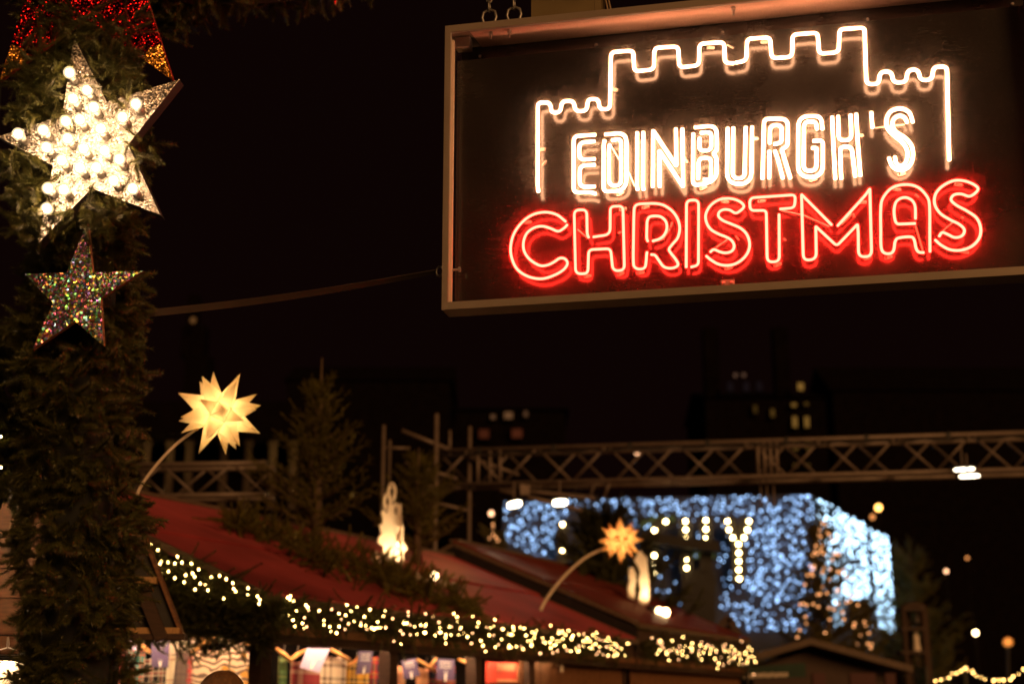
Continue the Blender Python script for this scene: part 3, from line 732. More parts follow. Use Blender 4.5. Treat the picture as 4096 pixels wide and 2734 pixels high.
# ------------------------------------------------------------------ webbing strap from the post to the sign
a_ = W(430, 1268, 5.12); b_ = W(1745, 1086, 5.36); m_ = MB(); vs = []; n_ = 40
for i in range(n_ + 1):
    t = i / n_; p = a_.lerp(b_, t) - SZ * 0.018 * math.sin(math.pi * t)
    tw = 0.15 + 1.1 * t; u = SZ * math.cos(tw) + Vector((0, -1, 0)) * math.sin(tw); nn = Vector((0, -1, 0)) * math.cos(tw) - SZ * math.sin(tw)
    for e1, e2 in ((-1, -1), (1, -1), (1, 1), (-1, 1)): vs.append(p + u * 0.014 * e1 + nn * 0.0012 * e2)
fs = [(i * 4 + k, i * 4 + (k + 1) % 4, i * 4 + 4 + (k + 1) % 4, i * 4 + 4 + k) for i in range(n_) for k in range(4)]
strap = thing('webbing_strap', a_, 'dark webbing strap tying the garland post to the sign', 'strap')
m_.add(vs, fs).build('strap_band', M['strap'], strap)
lp = [b_ + SX * 0.014 + SX * 0.014 * math.cos(t) + SZ * 0.02 * math.sin(t) for t in [k * math.pi / 6 for k in range(13)]]
MB().tube(lp, 0.004, 6, cap=False).build('eye_bolt', M['steel'], strap, smooth=True)
#==PART4==
# ================================================================== row of market stalls
EZ = 2.35
E1 = WZ(1060, 2378, EZ); E2 = WZ(2900, 2600, EZ)
RD = (E2 - E1).normalized(); RN = Vector((-RD.y, RD.x, 0))
def RP(s, t, z): return E1 + RD * s + RN * t + Vector((0, 0, z - EZ))
RIDGE_T, RISE = 2.25, 0.95
ROOF_N = RD.cross(RN * RIDGE_T + Vector((0, 0, RISE))).normalized()
def roof_px(px, py, lift=0.0): return WP(px, py, E1 + Vector((0, 0, lift)), ROOF_N)
def row_px(px, py, t): return WP(px, py, RP(0, t, EZ), RN)
def gab_px(px, py, s): return WP(px, py, RP(s, 0, EZ), RD)
def s_of(px, py=2590): return (row_px(px, py, 0) - E1).dot(RD)
SG = s_of(2548); SE = s_of(2992)
def slope(t, dz=0.0): return EZ + RISE * t / RIDGE_T + dz
def stall(name, s0, s1, dz, roofm, label, front_planks=None):
    t_ = thing(name, RP((s0 + s1) / 2, RIDGE_T, 0), label, 'market stall', 'market stalls in a row')
    L = RD * (s1 - s0)
    up = (RP(0, RIDGE_T, EZ + RISE) - RP(0, 0, EZ))
    lo = MB().obox(RP(s0, 0, EZ + dz), L, up * 0.52, ROOF_N * 0.022); lo.build('roof_sheet', roofm, t_)
    hi = MB().obox(RP(s0, 0, EZ + dz) + up * 0.50 + ROOF_N * 0.024, L, up * 0.51, ROOF_N * 0.022); hi.build('roof_sheet', roofm, t_)
    dn = (RP(0, 2 * RIDGE_T, EZ) - RP(0, RIDGE_T, EZ + RISE))
    MB().obox(RP(s0, RIDGE_T, EZ + RISE + dz) + ROOF_N * 0.0, L, dn, Vector((0, 0, 0.022))).build('rear_roof_sheet', roofm, t_)
    MB().beam(RP(s0, RIDGE_T, EZ + RISE + dz + 0.045), RP(s1, RIDGE_T, EZ + RISE + dz + 0.045), 0.12, 0.03).build('ridge_cap', M['trim'], t_)
    for s in (s0, s1):
        e = -0.035 if s == s0 else 0.001
        MB().obox(RP(s + e, -0.03, EZ + dz - 0.035), RD * 0.033, up, Vector((0, 0, 0.05))).build('verge_board', M['trim'], t_)
        MB().obox(RP(s + e, RIDGE_T, EZ + RISE + dz - 0.035), RD * 0.033, dn, Vector((0, 0, 0.05))).build('verge_board', M['trim'], t_)
    MB().obox(RP(s0, -0.02, EZ + dz - 0.05), L, RN * 0.025, Vector((0, 0, 0.05))).build('eaves_board', M['trim'], t_)
    MB().obox(RP(s0, 0.02, 2.05), L, RN * 0.05, Vector((0, 0, EZ + dz - 2.105))).build('header_board', M['dark_timber'], t_)
    MB().obox(RP(s0, 0.0, 2.105), L, RN * 0.018, Vector((0, 0, 0.055))).build('header_rail', M['timber'], t_)
    MB().obox(RP(s0 + .05, 2 * RIDGE_T - 0.06, 0), L * 0.98, RN * 0.04, Vector((0, 0, EZ))).build('rear_wall', M['dark_timber'], t_)
    MB().obox(RP(s1 - .05, 0.1, 0), RD * 0.04, RN * (2 * RIDGE_T - .2), Vector((0, 0, EZ))).build('end_wall', M['dark_timber'], t_)
    MB().obox(RP(s0 + .05, 0.06, 0), L * 0.985, RN * 0.06, Vector((0, 0, 0.95))).build('counter_front', M['timber'], t_)
    MB().obox(RP(s0 + .03, 0.0, 0.955), L * 0.99, RN * 0.5, Vector((0, 0, 0.04))).build('counter_top', M['batten'], t_)
    return t_
stA = stall('scarf_stall', 0, SG - .06, 0, M['red_roof'], 'scarf stall with a long red roof and fairy-light garland along its eaves')
stB = stall('shuttered_stall', SG + .04, SE, 0.18, M['brown_roof'], 'shuttered stall with a raised dark roof, beyond the scarf stall')
# dark gable of the raised stall
up_ = (RP(0, RIDGE_T, EZ + RISE) - RP(0, 0, EZ))
MB().prism([RP(SG, 0.0, EZ - 0.1), RP(SG, 0, EZ + 0.13), RP(SG, RIDGE_T, EZ + RISE + 0.15), RP(SG, 2 * RIDGE_T, EZ + .13), RP(SG, 2 * RIDGE_T, EZ - .1)], RD * 0.02).build('gable_board', M['black'], stB)
MB().prism([RP(.035, .08, 2.2), RP(.035, .08, EZ - .01), RP(.035, RIDGE_T, EZ + RISE - .05), RP(.035, 2 * RIDGE_T - .1, EZ - .01), RP(.035, 2 * RIDGE_T - .1, 2.2)], RD * 0.02).build('gable_board', M['black'], stA)
# posts of the scarf stall
for px in (1047, 1562, 1905, 2118):
    p = row_px(px, 2600, 0.05); q = Vector((p.x, p.y, 0))
    MB().obox(q, RD * 0.11, RN * 0.10, Vector((0, 0, 2.12))).build('post', M['dark_timber'], stA)
for s in (0.02,):
    MB().obox(RP(s, 2 * RIDGE_T - 0.2, 0), RD * .1, RN * .1, Vector((0, 0, 2.3))).build('post', M['dark_timber'], stA)
# inner partition behind the hanging goods
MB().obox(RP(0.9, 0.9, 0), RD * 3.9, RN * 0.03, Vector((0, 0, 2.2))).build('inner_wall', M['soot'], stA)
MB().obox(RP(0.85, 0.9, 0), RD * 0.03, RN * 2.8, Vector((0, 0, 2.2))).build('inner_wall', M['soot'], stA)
# strip lamps under the eaves that light the goods
M['strip'] = glow('strip_lamp', (1.0, 0.62, 0.32), 75)
for k, (s, t, dx) in enumerate(((.5, .075, RD), (1.6, .075, RD), (2.7, .075, RD), (3.8, .075, RD))):
    MB().obox(RP(s, t, 2.13), RD * 0.9, RN * 0.03, Vector((0, 0, 0.02))).build('strip_lamp', M['strip'], stA)
for t in (0.15, 1.15, 2.15):
    MB().obox(RP(0.068, t, 2.13), RN * 0.9, RD * 0.03, Vector((0, 0, 0.02))).build('strip_lamp', M['strip'], stA)
MB().obox(RP(0.03, 0.1, 2.10), RN * 4.2, RD * 0.03, Vector((0, 0, 0.12))).build('gable_header', M['dark_timber'], stA)
# vertical shutter boards past the goods
s = s_of(2128, 2690)
while s < SG - .2:
    MB().obox(RP(s, 0.11, 0.99), RD * 0.135, RN * 0.02, Vector((0, 0, 1.11))).build('shutter_board', M['timber'], stA); s += 0.142
s = SG + .1
while s < SE - .15:
    MB().obox(RP(s, 0.11, 0.99), RD * 0.135, RN * 0.02, Vector((0, 0, 1.11))).build('shutter_board', M['timber'], stB); s += 0.142

# ------------------------------------------------------------------ eaves garlands with fairy lights
fm = MB().sphere((0, 0, 0), 0.0050, 8, 6, 1.5).mesh('fairy_bulb', M['fairy'], smooth=True)
fmd = MB().sphere((0, 0, 0), 0.0050, 8, 6, 1.5).mesh('fairy_bulb', M['fairy_dim'], smooth=True)
def clump(n, fn, k0=0.9, k1=1.3, down=0.4, protos=3):
    r_ = []
    for i in range(n):
        p = fn(); d = Vector((random.uniform(-1, 1), random.uniform(-1.0, .4), random.uniform(-1, 1) - down))
        r_.append((random.randrange(protos), p, basis(d, random.random() * 6.28), random.uniform(k0, k1)))
    return r_
gA = thing('eaves_garland', RP(0, -.05, EZ), 'long fir garland dotted with fairy lights under the red roof eaves', 'garland')
LA = s_of(2455)
def fA():
    s = random.uniform(0.0, LA); return RP(s, -0.06 + random.gauss(0, .035), EZ - 0.10 + random.gauss(0, .05) + 0.015 * math.sin(s * 7))
scatter('garland_foliage', clump(900, fA, .55, .85), COARSE, M['needle'], gA)
for i in range(210):
    s = LA * (i + random.uniform(-3.5, 3.5)) / 210
    z = EZ - 0.02 - .20 * ((i * 0.618034) % 1.0) + random.gauss(0, .02)
    place('fairy_bulb', fm if random.random() < .7 else fmd, gA, RP(max(.02, min(LA, s)), -0.13 - random.random() * .05, z + random.gauss(0, .02)), (random.random(), random.random(), 0), random.uniform(.65, 1.15))
gB = thing('eaves_garland', RP(SG, -.05, EZ), 'fir garland crowded with fairy lights on the shuttered stall', 'garland')
def fB():
    s = random.uniform(SG, SE - .1); return RP(s, -0.06 + random.gauss(0, .035), EZ - 0.05 + random.gauss(0, .05))
scatter('garland_foliage', clump(500, fB, .55, .85), COARSE, M['needle'], gB)
for i in range(95):
    s = SG + .1 + (SE - SG - .2) * (i + random.uniform(-.6, 1.2)) / 95
    place('fairy_bulb', fm if random.random() < .6 else fmd, gB, RP(s, -0.13 - random.random() * .05, EZ - 0.07 + random.gauss(0, .07)), (random.random(), 0, 0))
# gable garland: fills the gable end below the verge
gG = thing('gable_garland', gab_px(850, 2450, 0), 'deep fir garland with scattered lights filling the scarf stall gable', 'garland')
def fG():
    while True:
        x = random.uniform(560, 1090); yt = 2150 + (x - 560) * 0.46; y = random.uniform(yt, 2580 - 30 * random.random())
        if y > yt: return gab_px(x, y, -0.05 - random.random() * .06)
scatter('garland_foliage', clump(650, fG, .6, 1.0), COARSE, M['needle'], gG)
gl = [(285, 448), (305, 458), (363, 495), (520, 548), (325, 568), (393, 582), (380, 607), (445, 592), (498, 603), (555, 596), (632, 605), (690, 652), (383, 674), (447, 667), (585, 697), (640, 683), (657, 710), (498, 720), (573, 753), (702, 764), (742, 768), (763, 817), (660, 812), (790, 713), (857, 703), (910, 728), (962, 760), (970, 806), (985, 828), (1085, 800), (1083, 848), (1160, 866), (1178, 894), (1173, 925), (890, 883)]
for x, y in gl: place('fairy_bulb', fm, gG, gab_px(450 + x / 2, 1950 + y / 2, -0.16))

# greenery, baubles and lamps over the red roof
rp = [(900, 2080), (1000, 2105), (1150, 2165), (1300, 2228), (1480, 2275), (1600, 2320), (1750, 2370), (1910, 2440)]
rg = thing('roof_garland', roof_px(1400, 2260), 'heap of fir branches laid down the red roof around the white figure', 'garland')
def fR():
    i = random.uniform(0, len(rp) - 1.01); k = int(i); f_ = i - k
    x = rp[k][0] + (rp[k + 1][0] - rp[k][0]) * f_; y = rp[k][1] + (rp[k + 1][1] - rp[k][1]) * f_
    wd = 6 + 34 * min(1, i / 2.5) * (1 if i < 6 else (7 - i))
    return roof_px(x + random.gauss(0, 8), y + random.uniform(-wd, wd), 0.04 + random.random() * .10)
scatter('fir_branches', clump(800, fR, .8, 1.2, 0.0), COARSE, M['fir'], rg)
for i, (px, py, r) in enumerate(((1505, 2235, 27), (1668, 2310, 19), (1705, 2322, 14), (1765, 2336, 21), (1815, 2350, 21))):
    p = roof_px(px, py, 0.13); b = thing('bauble', p, ('large pearl bauble tucked against the foot of the white winter figure', 'pearl bauble half sunk in the branches before the bare lamp', 'smallest pearl bauble directly under the bare lamp', 'pearl bauble just past the bare lamp', 'last pearl bauble at the lower end of the fir branches')[i], 'bauble', 'pearl baubles on the roof')
    MB().sphere(p, r * mpx(p.y), 20, 12).build('ball', M['pearl'], b, smooth=True)
    MB().tube([p + Vector((0, 0, r * mpx(p.y) * .97)), p + Vector((0, 0, r * mpx(p.y) + .012))], .008, 8).build('cap', M['alu'], b)
p = roof_px(1738, 2303, 0.14)
lb = thing('festoon_lamp', p, 'bare warm lamp glowing among the roof baubles', 'lamp')
MB().sphere(p, .035, 14, 10, 1.2).build('globe', M['bulb'], lb, smooth=True)
MB().tube([p - Vector((.02, 0, .03)), p - Vector((.03, 0, .08))], .016, 8).build('lamp_holder', M['black'], lb)

def cut_figure(name, base, Y, outline, rings, s, off, label, spot_px, spot_e, extra=()):
    P0 = W(*base, Y); t_ = thing(name, P0, label, 'figure')
    P = [W(off[0] + x / s, off[1] + y / s, Y) for x, y in outline]
    MB().prism(P, Vector((0, 0.03, 0))).build('figure_plate', M['white_wood'], t_)
    for ex in extra:
        MB().prism([W(off[0] + x / s, off[1] + y / s, Y - .05) for x, y in ex], Vector((0, 0.03, 0))).build('figure_plate', M['white_wood'], t_)
    # a crossing plate gives it depth
    hx = [(q - P0) for q in P]
    MB().prism([P0 + Vector((0.03 + v.x * .12, 0.05 + v.x * 0.9, v.z * .93)) for v in hx], Vector((0.025, 0, 0))).build('figure_plate', M['white_wood'], t_)
    for (x, y, rx, ry) in rings:
        for f_ in (1.0, 0.62):
            lp = [W(off[0] + (x + rx * f_ * math.cos(a)) / s, off[1] + (y + ry * f_ * math.sin(a)) / s, Y + .015) for a in [k * math.pi / 10 for k in range(21)]]
            MB().tube(lp, 0.011 * f_, 6, cap=False).build('figure_loop', M['white_wood'], t_, smooth=True)
    q = W(*spot_px, Y - 0.16)
    sp = thing(name.replace('figure', 'spotlight'), q, 'small black spotlight aimed up at the ' + label.split(' standing')[0], 'spotlight')
    aim = (W(base[0], base[1] - 170, Y) - q).normalized()
    MB().tube([q - aim * .07, q - aim * .02, q], [.045, .06, .065], 14).build('housing', M['black'], sp, smooth=True)
    MB().tube([q - aim * .012, q - aim * .011], [.055, .055], 14).build('lens', M['lamp_white'], sp)
    ld = bpy.data.lights.new('spot', 'SPOT'); ld.energy = spot_e; ld.color = (1, .64, .30); ld.spot_size = R(95); ld.spot_blend = .6; ld.shadow_soft_size = .04
    lo = bpy.data.objects.new('spot_light', ld); C.objects.link(lo); lo.parent = sp; lo.location = aim * .03
    lo.rotation_euler = aim.to_track_quat('-Z', 'Y').to_euler()
c9 = (1400, 1880)
ol = [(470, 1140), (400, 1100), (385, 980), (410, 915), (370, 900), (332, 860), (345, 800), (380, 770), (365, 710), (345, 655), (385, 650), (395, 590), (370, 510), (410, 470), (440, 520), (460, 450), (480, 350), (500, 350), (520, 470), (560, 560), (600, 580), (610, 650), (650, 680), (640, 780), (635, 860), (660, 880), (690, 940), (660, 985), (645, 1000), (660, 1090), (640, 1140)]
cut_figure('snowflake_figure', (1580, 2262), roof_px(1580, 2262, .05).y, ol, [(505, 262, 46, 108), (450, 375, 42, 98), (550, 490, 36, 92)], 3.0156, c9, 'white cut-out winter figure with loops standing on the red roof', (1585, 2268), 20)
ol2 = [(440, 690), (480, 640), (510, 690), (550, 720), (555, 800), (575, 950), (580, 1080), (570, 1270), (500, 1280), (450, 1250), (480, 1120), (455, 1000), (475, 900), (445, 830), (400, 760)]
ol3 = [(330, 1190), (320, 1080), (345, 1000), (335, 900), (345, 850), (390, 840), (420, 900), (425, 1000), (405, 1100), (410, 1230)]
Y2 = roof_px(2560, 2420, .2).y
cut_figure('nativity_figure', (2555, 2412), Y2, ol2, [], 2.936, (2400, 1980), 'narrow white cut-out figure standing beside the orange paper star', (2600, 2430), 18, (ol3,))
for px, py, r in ((2637, 2441, .04), (2662, 2447, .05)):
    p = W(px, py, Y2 - .1); lb = thing('festoon_lamp', p, 'smaller round lamp at the foot of the narrow white figure' if r < .045 else 'larger brighter lamp at the foot of the narrow white figure', 'lamp', 'lamps by the narrow figure')
    MB().sphere(p, r, 14, 10).build('globe', M['bulb'], lb, smooth=True); MB().tube([p - Vector((0, 0, r)), p - Vector((0, 0, r + .05))], .02, 8).build('lamp_holder', M['black'], lb)

# ------------------------------------------------------------------ goods in the scarf stall
def cloth(p0, p1, length, mat, name, label, cat='scarf', folds=3, amp=0.012, group=None, slant=0.0):
    """hanging cloth: top edge p0->p1, falls `length`"""
    t_ = thing(name, (p0 + p1) / 2, label, cat, group)
    d = p1 - p0; n = Vector((d.y, -d.x, 0)).normalized(); V = []; nx, nz = 14, 12
    for side in (0, 1):
        for j in range(nz + 1):
            for i in range(nx + 1):
                u = i / nx; v = j / nz
                q = p0 + d * u + Vector((0, 0, -length * v)) + d * slant * v
                q += n * (amp * math.sin(u * math.pi * 2 * folds + v * 1.2) * (0.4 + 0.8 * v) + 0.010 * math.sin(u * math.pi) + (0.0 if side == 0 else -0.012))
                q += Vector((0, 0, -0.012 * abs(math.sin(u * math.pi * folds))))
                V.append(q)
    F = []; m1 = (nx + 1) * (nz + 1); idx = lambda s_, i, j: s_ * m1 + j * (nx + 1) + i
    for j in range(nz):
        for i in range(nx):
            F.append((idx(0, i, j), idx(0, i, j + 1), idx(0, i + 1, j + 1), idx(0, i + 1, j)))
            F.append((idx(1, i, j), idx(1, i + 1, j), idx(1, i + 1, j + 1), idx(1, i, j + 1)))
    for i in range(nx): F.append((idx(0, i, 0), idx(0, i + 1, 0), idx(1, i + 1, 0), idx(1, i, 0)))
    for j in range(nz):
        F.append((idx(0, 0, j), idx(1, 0, j), idx(1, 0, j + 1), idx(0, 0, j + 1)))
        F.append((idx(0, nx, j), idx(0, nx, j + 1), idx(1, nx, j + 1), idx(1, nx, j)))
    MB().add(V, F).build('cloth', mat, t_, smooth=True); return t_
PL = {}
PL['teal'] = plaid('teal_tartan', (0.03, 0.36, 0.33), (0.55, 0.13, 0.08), (0.02, 0.05, 0.05), 12, 11)
PL['bw'] = plaid('black_white_tartan', (0.03, 0.025, 0.025), (0.50, 0.42, 0.34), (0.45, 0.05, 0.04), 13, 12)
PL['cream'] = plaid('cream_stripe', (0.75, 0.66, 0.50), (0.75, 0.66, 0.50), (0.40, 0.08, 0.05), 2, 7)
PL['grey'] = plaid('grey_wool', (0.16, 0.12, 0.11), (0.19, 0.14, 0.12), (0.12, 0.08, 0.08), 8, 8)
PL['redt'] = plaid('red_tartan', (0.45, 0.05, 0.06), (0.30, 0.22, 0.18), (0.06, 0.03, 0.05), 16, 16)
PL['check'] = plaid('cream_grey_check', (0.72, 0.62, 0.48), (0.20, 0.15, 0.12), (0.6, 0.5, 0.4), 9, 7)
PL['mustard'] = plaid('mustard_tartan', (0.55, 0.30, 0.04), (0.08, 0.06, 0.03), (0.5, 0.4, 0.2), 12, 8)
PL['navy'] = plaid('navy_red_tartan', (0.03, 0.03, 0.05), (0.35, 0.03, 0.03), (0.35, 0.22, 0.05), 11, 9)
PL['wine'] = plaid('wine_cream_tartan', (0.30, 0.05, 0.06), (0.62, 0.48, 0.36), (0.14, 0.04, 0.05), 5, 6)
PL['green'] = plaid('green_tartan', (0.10, 0.20, 0.08), (0.06, 0.10, 0.05), (0.3, 0.3, 0.1), 10, 9)
PL['peach'] = plaid('peach_wool', (0.72, 0.38, 0.22), (0.68, 0.36, 0.2), (0.72, 0.42, 0.28), 6, 6)
def tiger():
    m, nt, b = new_mat('tiger_blanket'); tc = N(nt, 'ShaderNodeTexCoord')
    wv = N(nt, 'ShaderNodeTexWave', wave_type='BANDS', bands_direction='Z'); wv.inputs['Scale'].default_value = 7; wv.inputs['Distortion'].default_value = 7; wv.inputs['Detail'].default_value = 1; wv.inputs['Detail Scale'].default_value = 1.4
    nt.links.new(tc.outputs['Object'], wv.inputs['Vector'])
    nz = N(nt, 'ShaderNodeTexNoise'); nz.inputs['Scale'].default_value = 4.5; nt.links.new(tc.outputs['Object'], nz.inputs['Vector'])
    c_ = N(nt, 'ShaderNodeValToRGB'); c_.color_ramp.interpolation = 'CONSTANT'
    c_.color_ramp.elements[0].color = (0.55, 0.27, 0.05, 1); c_.color_ramp.elements[1].position = .5; c_.color_ramp.elements[1].color = (0.66, 0.50, 0.36, 1)
    nt.links.new(nz.outputs[0], c_.inputs[0])
    th = N(nt, 'ShaderNodeMath', operation='GREATER_THAN'); th.inputs[1].default_value = .55; nt.links.new(wv.outputs[1], th.inputs[0])
    mx = N(nt, 'ShaderNodeMix', data_type='RGBA'); nt.links.new(th.outputs[0], mx.inputs[0]); nt.links.new(c_.outputs[0], mx.inputs[6]); mx.inputs[7].default_value = (.15, .10, .08, 1)
    nt.links.new(mx.outputs[2], b.inputs['Base Color']); b.inputs['Roughness'].default_value = .95
    return m
PL['tiger'] = tiger()
G = lambda x, y: gab_px(x, y, 0.40)
Fp = lambda x, y: row_px(x, y, 0.40)
for (fn, x0, x1, y, L, m, nm, lab) in (
    (G, 486, 512, 2600, .55, 'redt', 'scarf', 'red tartan scarf at the corner, half hidden by the garland post'),
    (G, 508, 582, 2592, .6, 'teal', 'scarf', 'teal and rust tartan scarf hanging next to the purple price card'),
    (G, 577, 668, 2628, .6, 'bw', 'scarf', 'black and white tartan scarf with a red line below the price card'),
    (G, 670, 722, 2612, .6, 'cream', 'scarf', 'cream scarf with a red striped band'),
    (G, 702, 760, 2600, .55, 'grey', 'scarf', 'plain grey wool scarf beside the cream one'),
    (G, 752, 775, 2615, .45, 'redt', 'scarf', 'narrow red tartan scarf between the grey scarf and the blanket'),
    (G, 770, 1006, 2598, .8, 'tiger', 'blanket', 'ochre and grey tiger-striped blanket behind the shopper'),
    (G, 1018, 1042, 2612, .4, 'cream', 'scarf', 'pale scarf squeezed against the corner post'),
    (Fp, 1118, 1150, 2622, .55, 'green', 'scarf', 'olive green tartan scarf'),
    (Fp, 1168, 1285, 2640, .6, 'wine', 'scarf', 'wine red and cream tartan scarf behind the lilac card'),
    (Fp, 1283, 1392, 2622, .6, 'check', 'scarf', 'cream and grey block-check scarf'),
    (Fp, 1388, 1482, 2640, .6, 'mustard', 'scarf', 'mustard yellow tartan scarf'),
    (Fp, 1480, 1548, 2620, .6, 'navy', 'scarf', 'navy and red tartan scarf'),
    (Fp, 1582, 1622, 2658, .5, 'peach', 'scarf', 'folded peach scarf past the second post'),
    (Fp, 1668, 1722, 2665, .5, 'peach', 'scarf', 'peach scarf between the two hanging purple cards'),
    (Fp, 1715, 1822, 2655, .5, 'navy', 'scarf', 'dark tartan scarf near the red parcel')):
    cloth(fn(x0, y), fn(x1, y), L, PL[m], nm, lab, 'blanket' if nm == 'blanket' else 'scarf', folds=max(1, int((x1 - x0) / 30)), group=None)
def hanger(fn, pts, lab, r=.017):
    q = [fn(x, y) for x, y in pts]; t_ = thing('coat_hanger', q[1], lab, 'hanger')
    MB().tube(q, [r * .8] + [r] * (len(q) - 2) + [r * .8], 8).build('wooden_arms', M['hanger'], t_, smooth=True)
    c = q[len(q) // 2]; MB().tube([c, c + SZ * .04, c + SZ * .055 + RD * .012, c + SZ * .07], .0025, 6).build('hook', M['steel'], t_)
G2 = lambda x, y: gab_px(x, y, 0.31); F2 = lambda x, y: row_px(x, y, 0.31)
for fn, pts, lab in ((G2, ((548, 2568), (575, 2585), (602, 2608)), 'wooden hanger above the teal tartan scarf'),
                     (G2, ((768, 2606), (820, 2568), (872, 2540)), 'wooden hanger tilting up above the blanket'),
                     (G2, ((765, 2535), (800, 2552), (836, 2572)), 'wooden hanger crossing over the blanket hanger'),
                     (G2, ((975, 2562), (1010, 2575), (1040, 2592)), 'wooden hanger beside the corner post'),
                     (F2, ((1106, 2592), (1135, 2615), (1165, 2640)), 'wooden hanger over the green scarf'),
                     (F2, ((1158, 2640), (1190, 2615), (1226, 2598)), 'wooden hanger behind the lilac card'),
                     (F2, ((1326, 2595), (1360, 2615), (1400, 2637)), 'wooden hanger over the check scarf'),
                     (F2, ((1395, 2660), (1425, 2640), (1445, 2615)), 'wooden hanger over the mustard scarf'),
                     (F2, ((1670, 2635), (1705, 2658), (1740, 2683)), 'wooden hanger crossing between purple cards'),
                     (F2, ((1715, 2668), (1730, 2650), (1745, 2632)), 'short wooden hanger against the second purple card'),
                     (F2, ((1835, 2635), (1860, 2645), (1888, 2655)), 'wooden hanger near the red parcel')):
    hanger(fn, pts, lab)
def text_mesh(body, size):
    cu = bpy.data.curves.new('txt', 'FONT'); cu.body = body; cu.size = size; cu.align_x = 'CENTER'; cu.extrude = .0006
    o = bpy.data.objects.new('txt', cu); me = bpy.data.meshes.new_from_object(o)
    bpy.data.objects.remove(o); return me
def card(fn, quad, mat, lab, lines=None, blur_lines=0):
    q = [fn(x, y) for x, y in quad]; t_ = thing('price_card', q[0], lab, 'price card')
    n = (q[1] - q[0]).cross(q[3] - q[0]).normalized()
    if n.y > 0: n = -n
    MB().prism(q, -n * .003).build('card', mat, t_)
    ux = (q[1] - q[0]); uy = (q[3] - q[0]); rot = Matrix((ux.normalized(), -uy.normalized(), n)).transposed().to_euler()
    if lines:
        for v, txt, sz in lines:
            me = text_mesh(txt, sz); me.materials.append(M['print'])
            place('lettering', me, t_, q[0] + ux * .5 + uy * v + n * .001, rot)
    for k in range(blur_lines):
        a = q[0] + ux * .18 + uy * (.12 + .13 * k) + n * .001; m_ = MB(); x = 0
        while x < .62:
            l = random.uniform(.02, .05); m_.obox(a + ux * x, ux * l, uy * .05, n * .0005); x += l + .02
        m_.build('print_line', M['print'], t_)
    # crest: stag-like fan over a shield
    c = q[0] + ux * .5 + uy * .86 + n * .001; s_ = ux.length * .11; X, Y_ = ux.normalized() * s_, -uy.normalized() * s_
    m_ = MB().prism([c + X * .8 + Y_ * .6, c - X * .8 + Y_ * .6, c - X * .45 - Y_ * 1.1, c + X * .45 - Y_ * 1.1], n * .0005)
    for a in (-.8, -.3, .3, .8): m_.prism([c + X * a * .7 + Y_ * .6, c + X * (a * .7 + .25) + Y_ * .6, c + X * a * 1.4 + Y_ * 1.9], n * .0005)
    m_.build('crest', M['print'], t_)
G3 = lambda x, y: gab_px(x, y, 0.25); F3 = lambda x, y: row_px(x, y, 0.25)
card(G3, ((606, 2555), (678, 2562), (672, 2668), (605, 2664)), M['purple'], 'purple price card reading SCARVES 10 pounds', [(.17, 'SCARVES', .030), (.36, '£10', .032)])
card(G3, ((518, 2555), (548, 2558), (555, 2592), (532, 2600)), M['lilac'], 'little lilac card over the teal scarf', None, 3)
card(F3, ((1228, 2590), (1320, 2592), (1278, 2690), (1198, 2668)), M['lilac'], 'tilted lilac price card with pale print', None, 4)
card(F3, ((1436, 2602), (1492, 2602), (1482, 2690), (1425, 2694)), M['purple'], 'purple price card in front of the mustard scarf', None, 3)
card(F3, ((1606, 2640), (1664, 2630), (1682, 2700), (1618, 2716)), M['purple'], 'slanting purple price card past the second post', None, 3)
card(F3, ((1748, 2632), (1818, 2636), (1816, 2720), (1746, 2716)), M['purple'], 'upright purple price card before the dark tartan', None, 3)
# cream boards glimpsed behind the goods
for k, (x0, x1, y0, y1) in enumerate(((672, 780, 2520, 2615), (885, 985, 2500, 2625))):
    a, b, c, d = gab_px(x0, y0, .45), gab_px(x1, y0, .45), gab_px(x1 - 10, y1, .45), gab_px(x0, y1, .45)
    o = MB().prism([a, b, c, d], RD * .01).build('poster_board', M['cream'], loc=a)
    tag(o, ('blank cream board behind the cream scarf', 'blank cream board above the tiger blanket')[k], 'board')
# red parcel display
a, b = row_px(1955, 2645, .16), row_px(2084, 2650, .16); pd = thing('gift_display', a, 'bright red and peach gift display hung beside a dark post', 'display')
M['red_disp'] = paint('red_display', (0.85, 0.10, 0.07), .5, var=.05); M['peach_disp'] = paint('peach_display', (0.85, 0.42, 0.25), .5, var=.05)
dn = Vector((0, 0, -(2725 - 2645) * mpx(a.y)))
MB().prism([a, b, b + dn, a + dn], RN * .03).build('panel', M['red_disp'], pd)
for k in range(8):
    u = .25 + .07 * k; MB().obox(a.lerp(b, u) - RN * .004 + dn * .06, (b - a) * .045, dn * .36, RN * .003).build('stripe', M['peach_disp'], pd)
MB().obox(a + (b - a) * .24 - RN * .004 + dn * .80, (b - a) * .74, dn * .15, RN * .003).build('stripe', M['peach_disp'], pd)
MB().obox(a + (b - a) * .86 - RN * .006 + dn * .1, (b - a) * .11, dn * .66, RN * .003).build('stripe', M['peach_disp'], pd)
ld = bpy.data.lights.new('picture_light', 'POINT'); 
bpy.data.lights.remove(ld)
MB().obox(a - RN * .12 + SZ * .07, (b - a), RN * .03, SZ * .015).build('strip_lamp', M['strip'], pd)
for k, (px, py) in enumerate(((2225, 2660), (2245, 2685))):
    p = row_px(px, py, .06); o = MB().obox(p, RD * .05, RN * .004, SZ * .14).build('notice', M['cream'], loc=p); tag(o, ('small pale notice pinned high on the shutter boards', 'small pale notice pinned lower on the shutter boards')[k], 'notice')

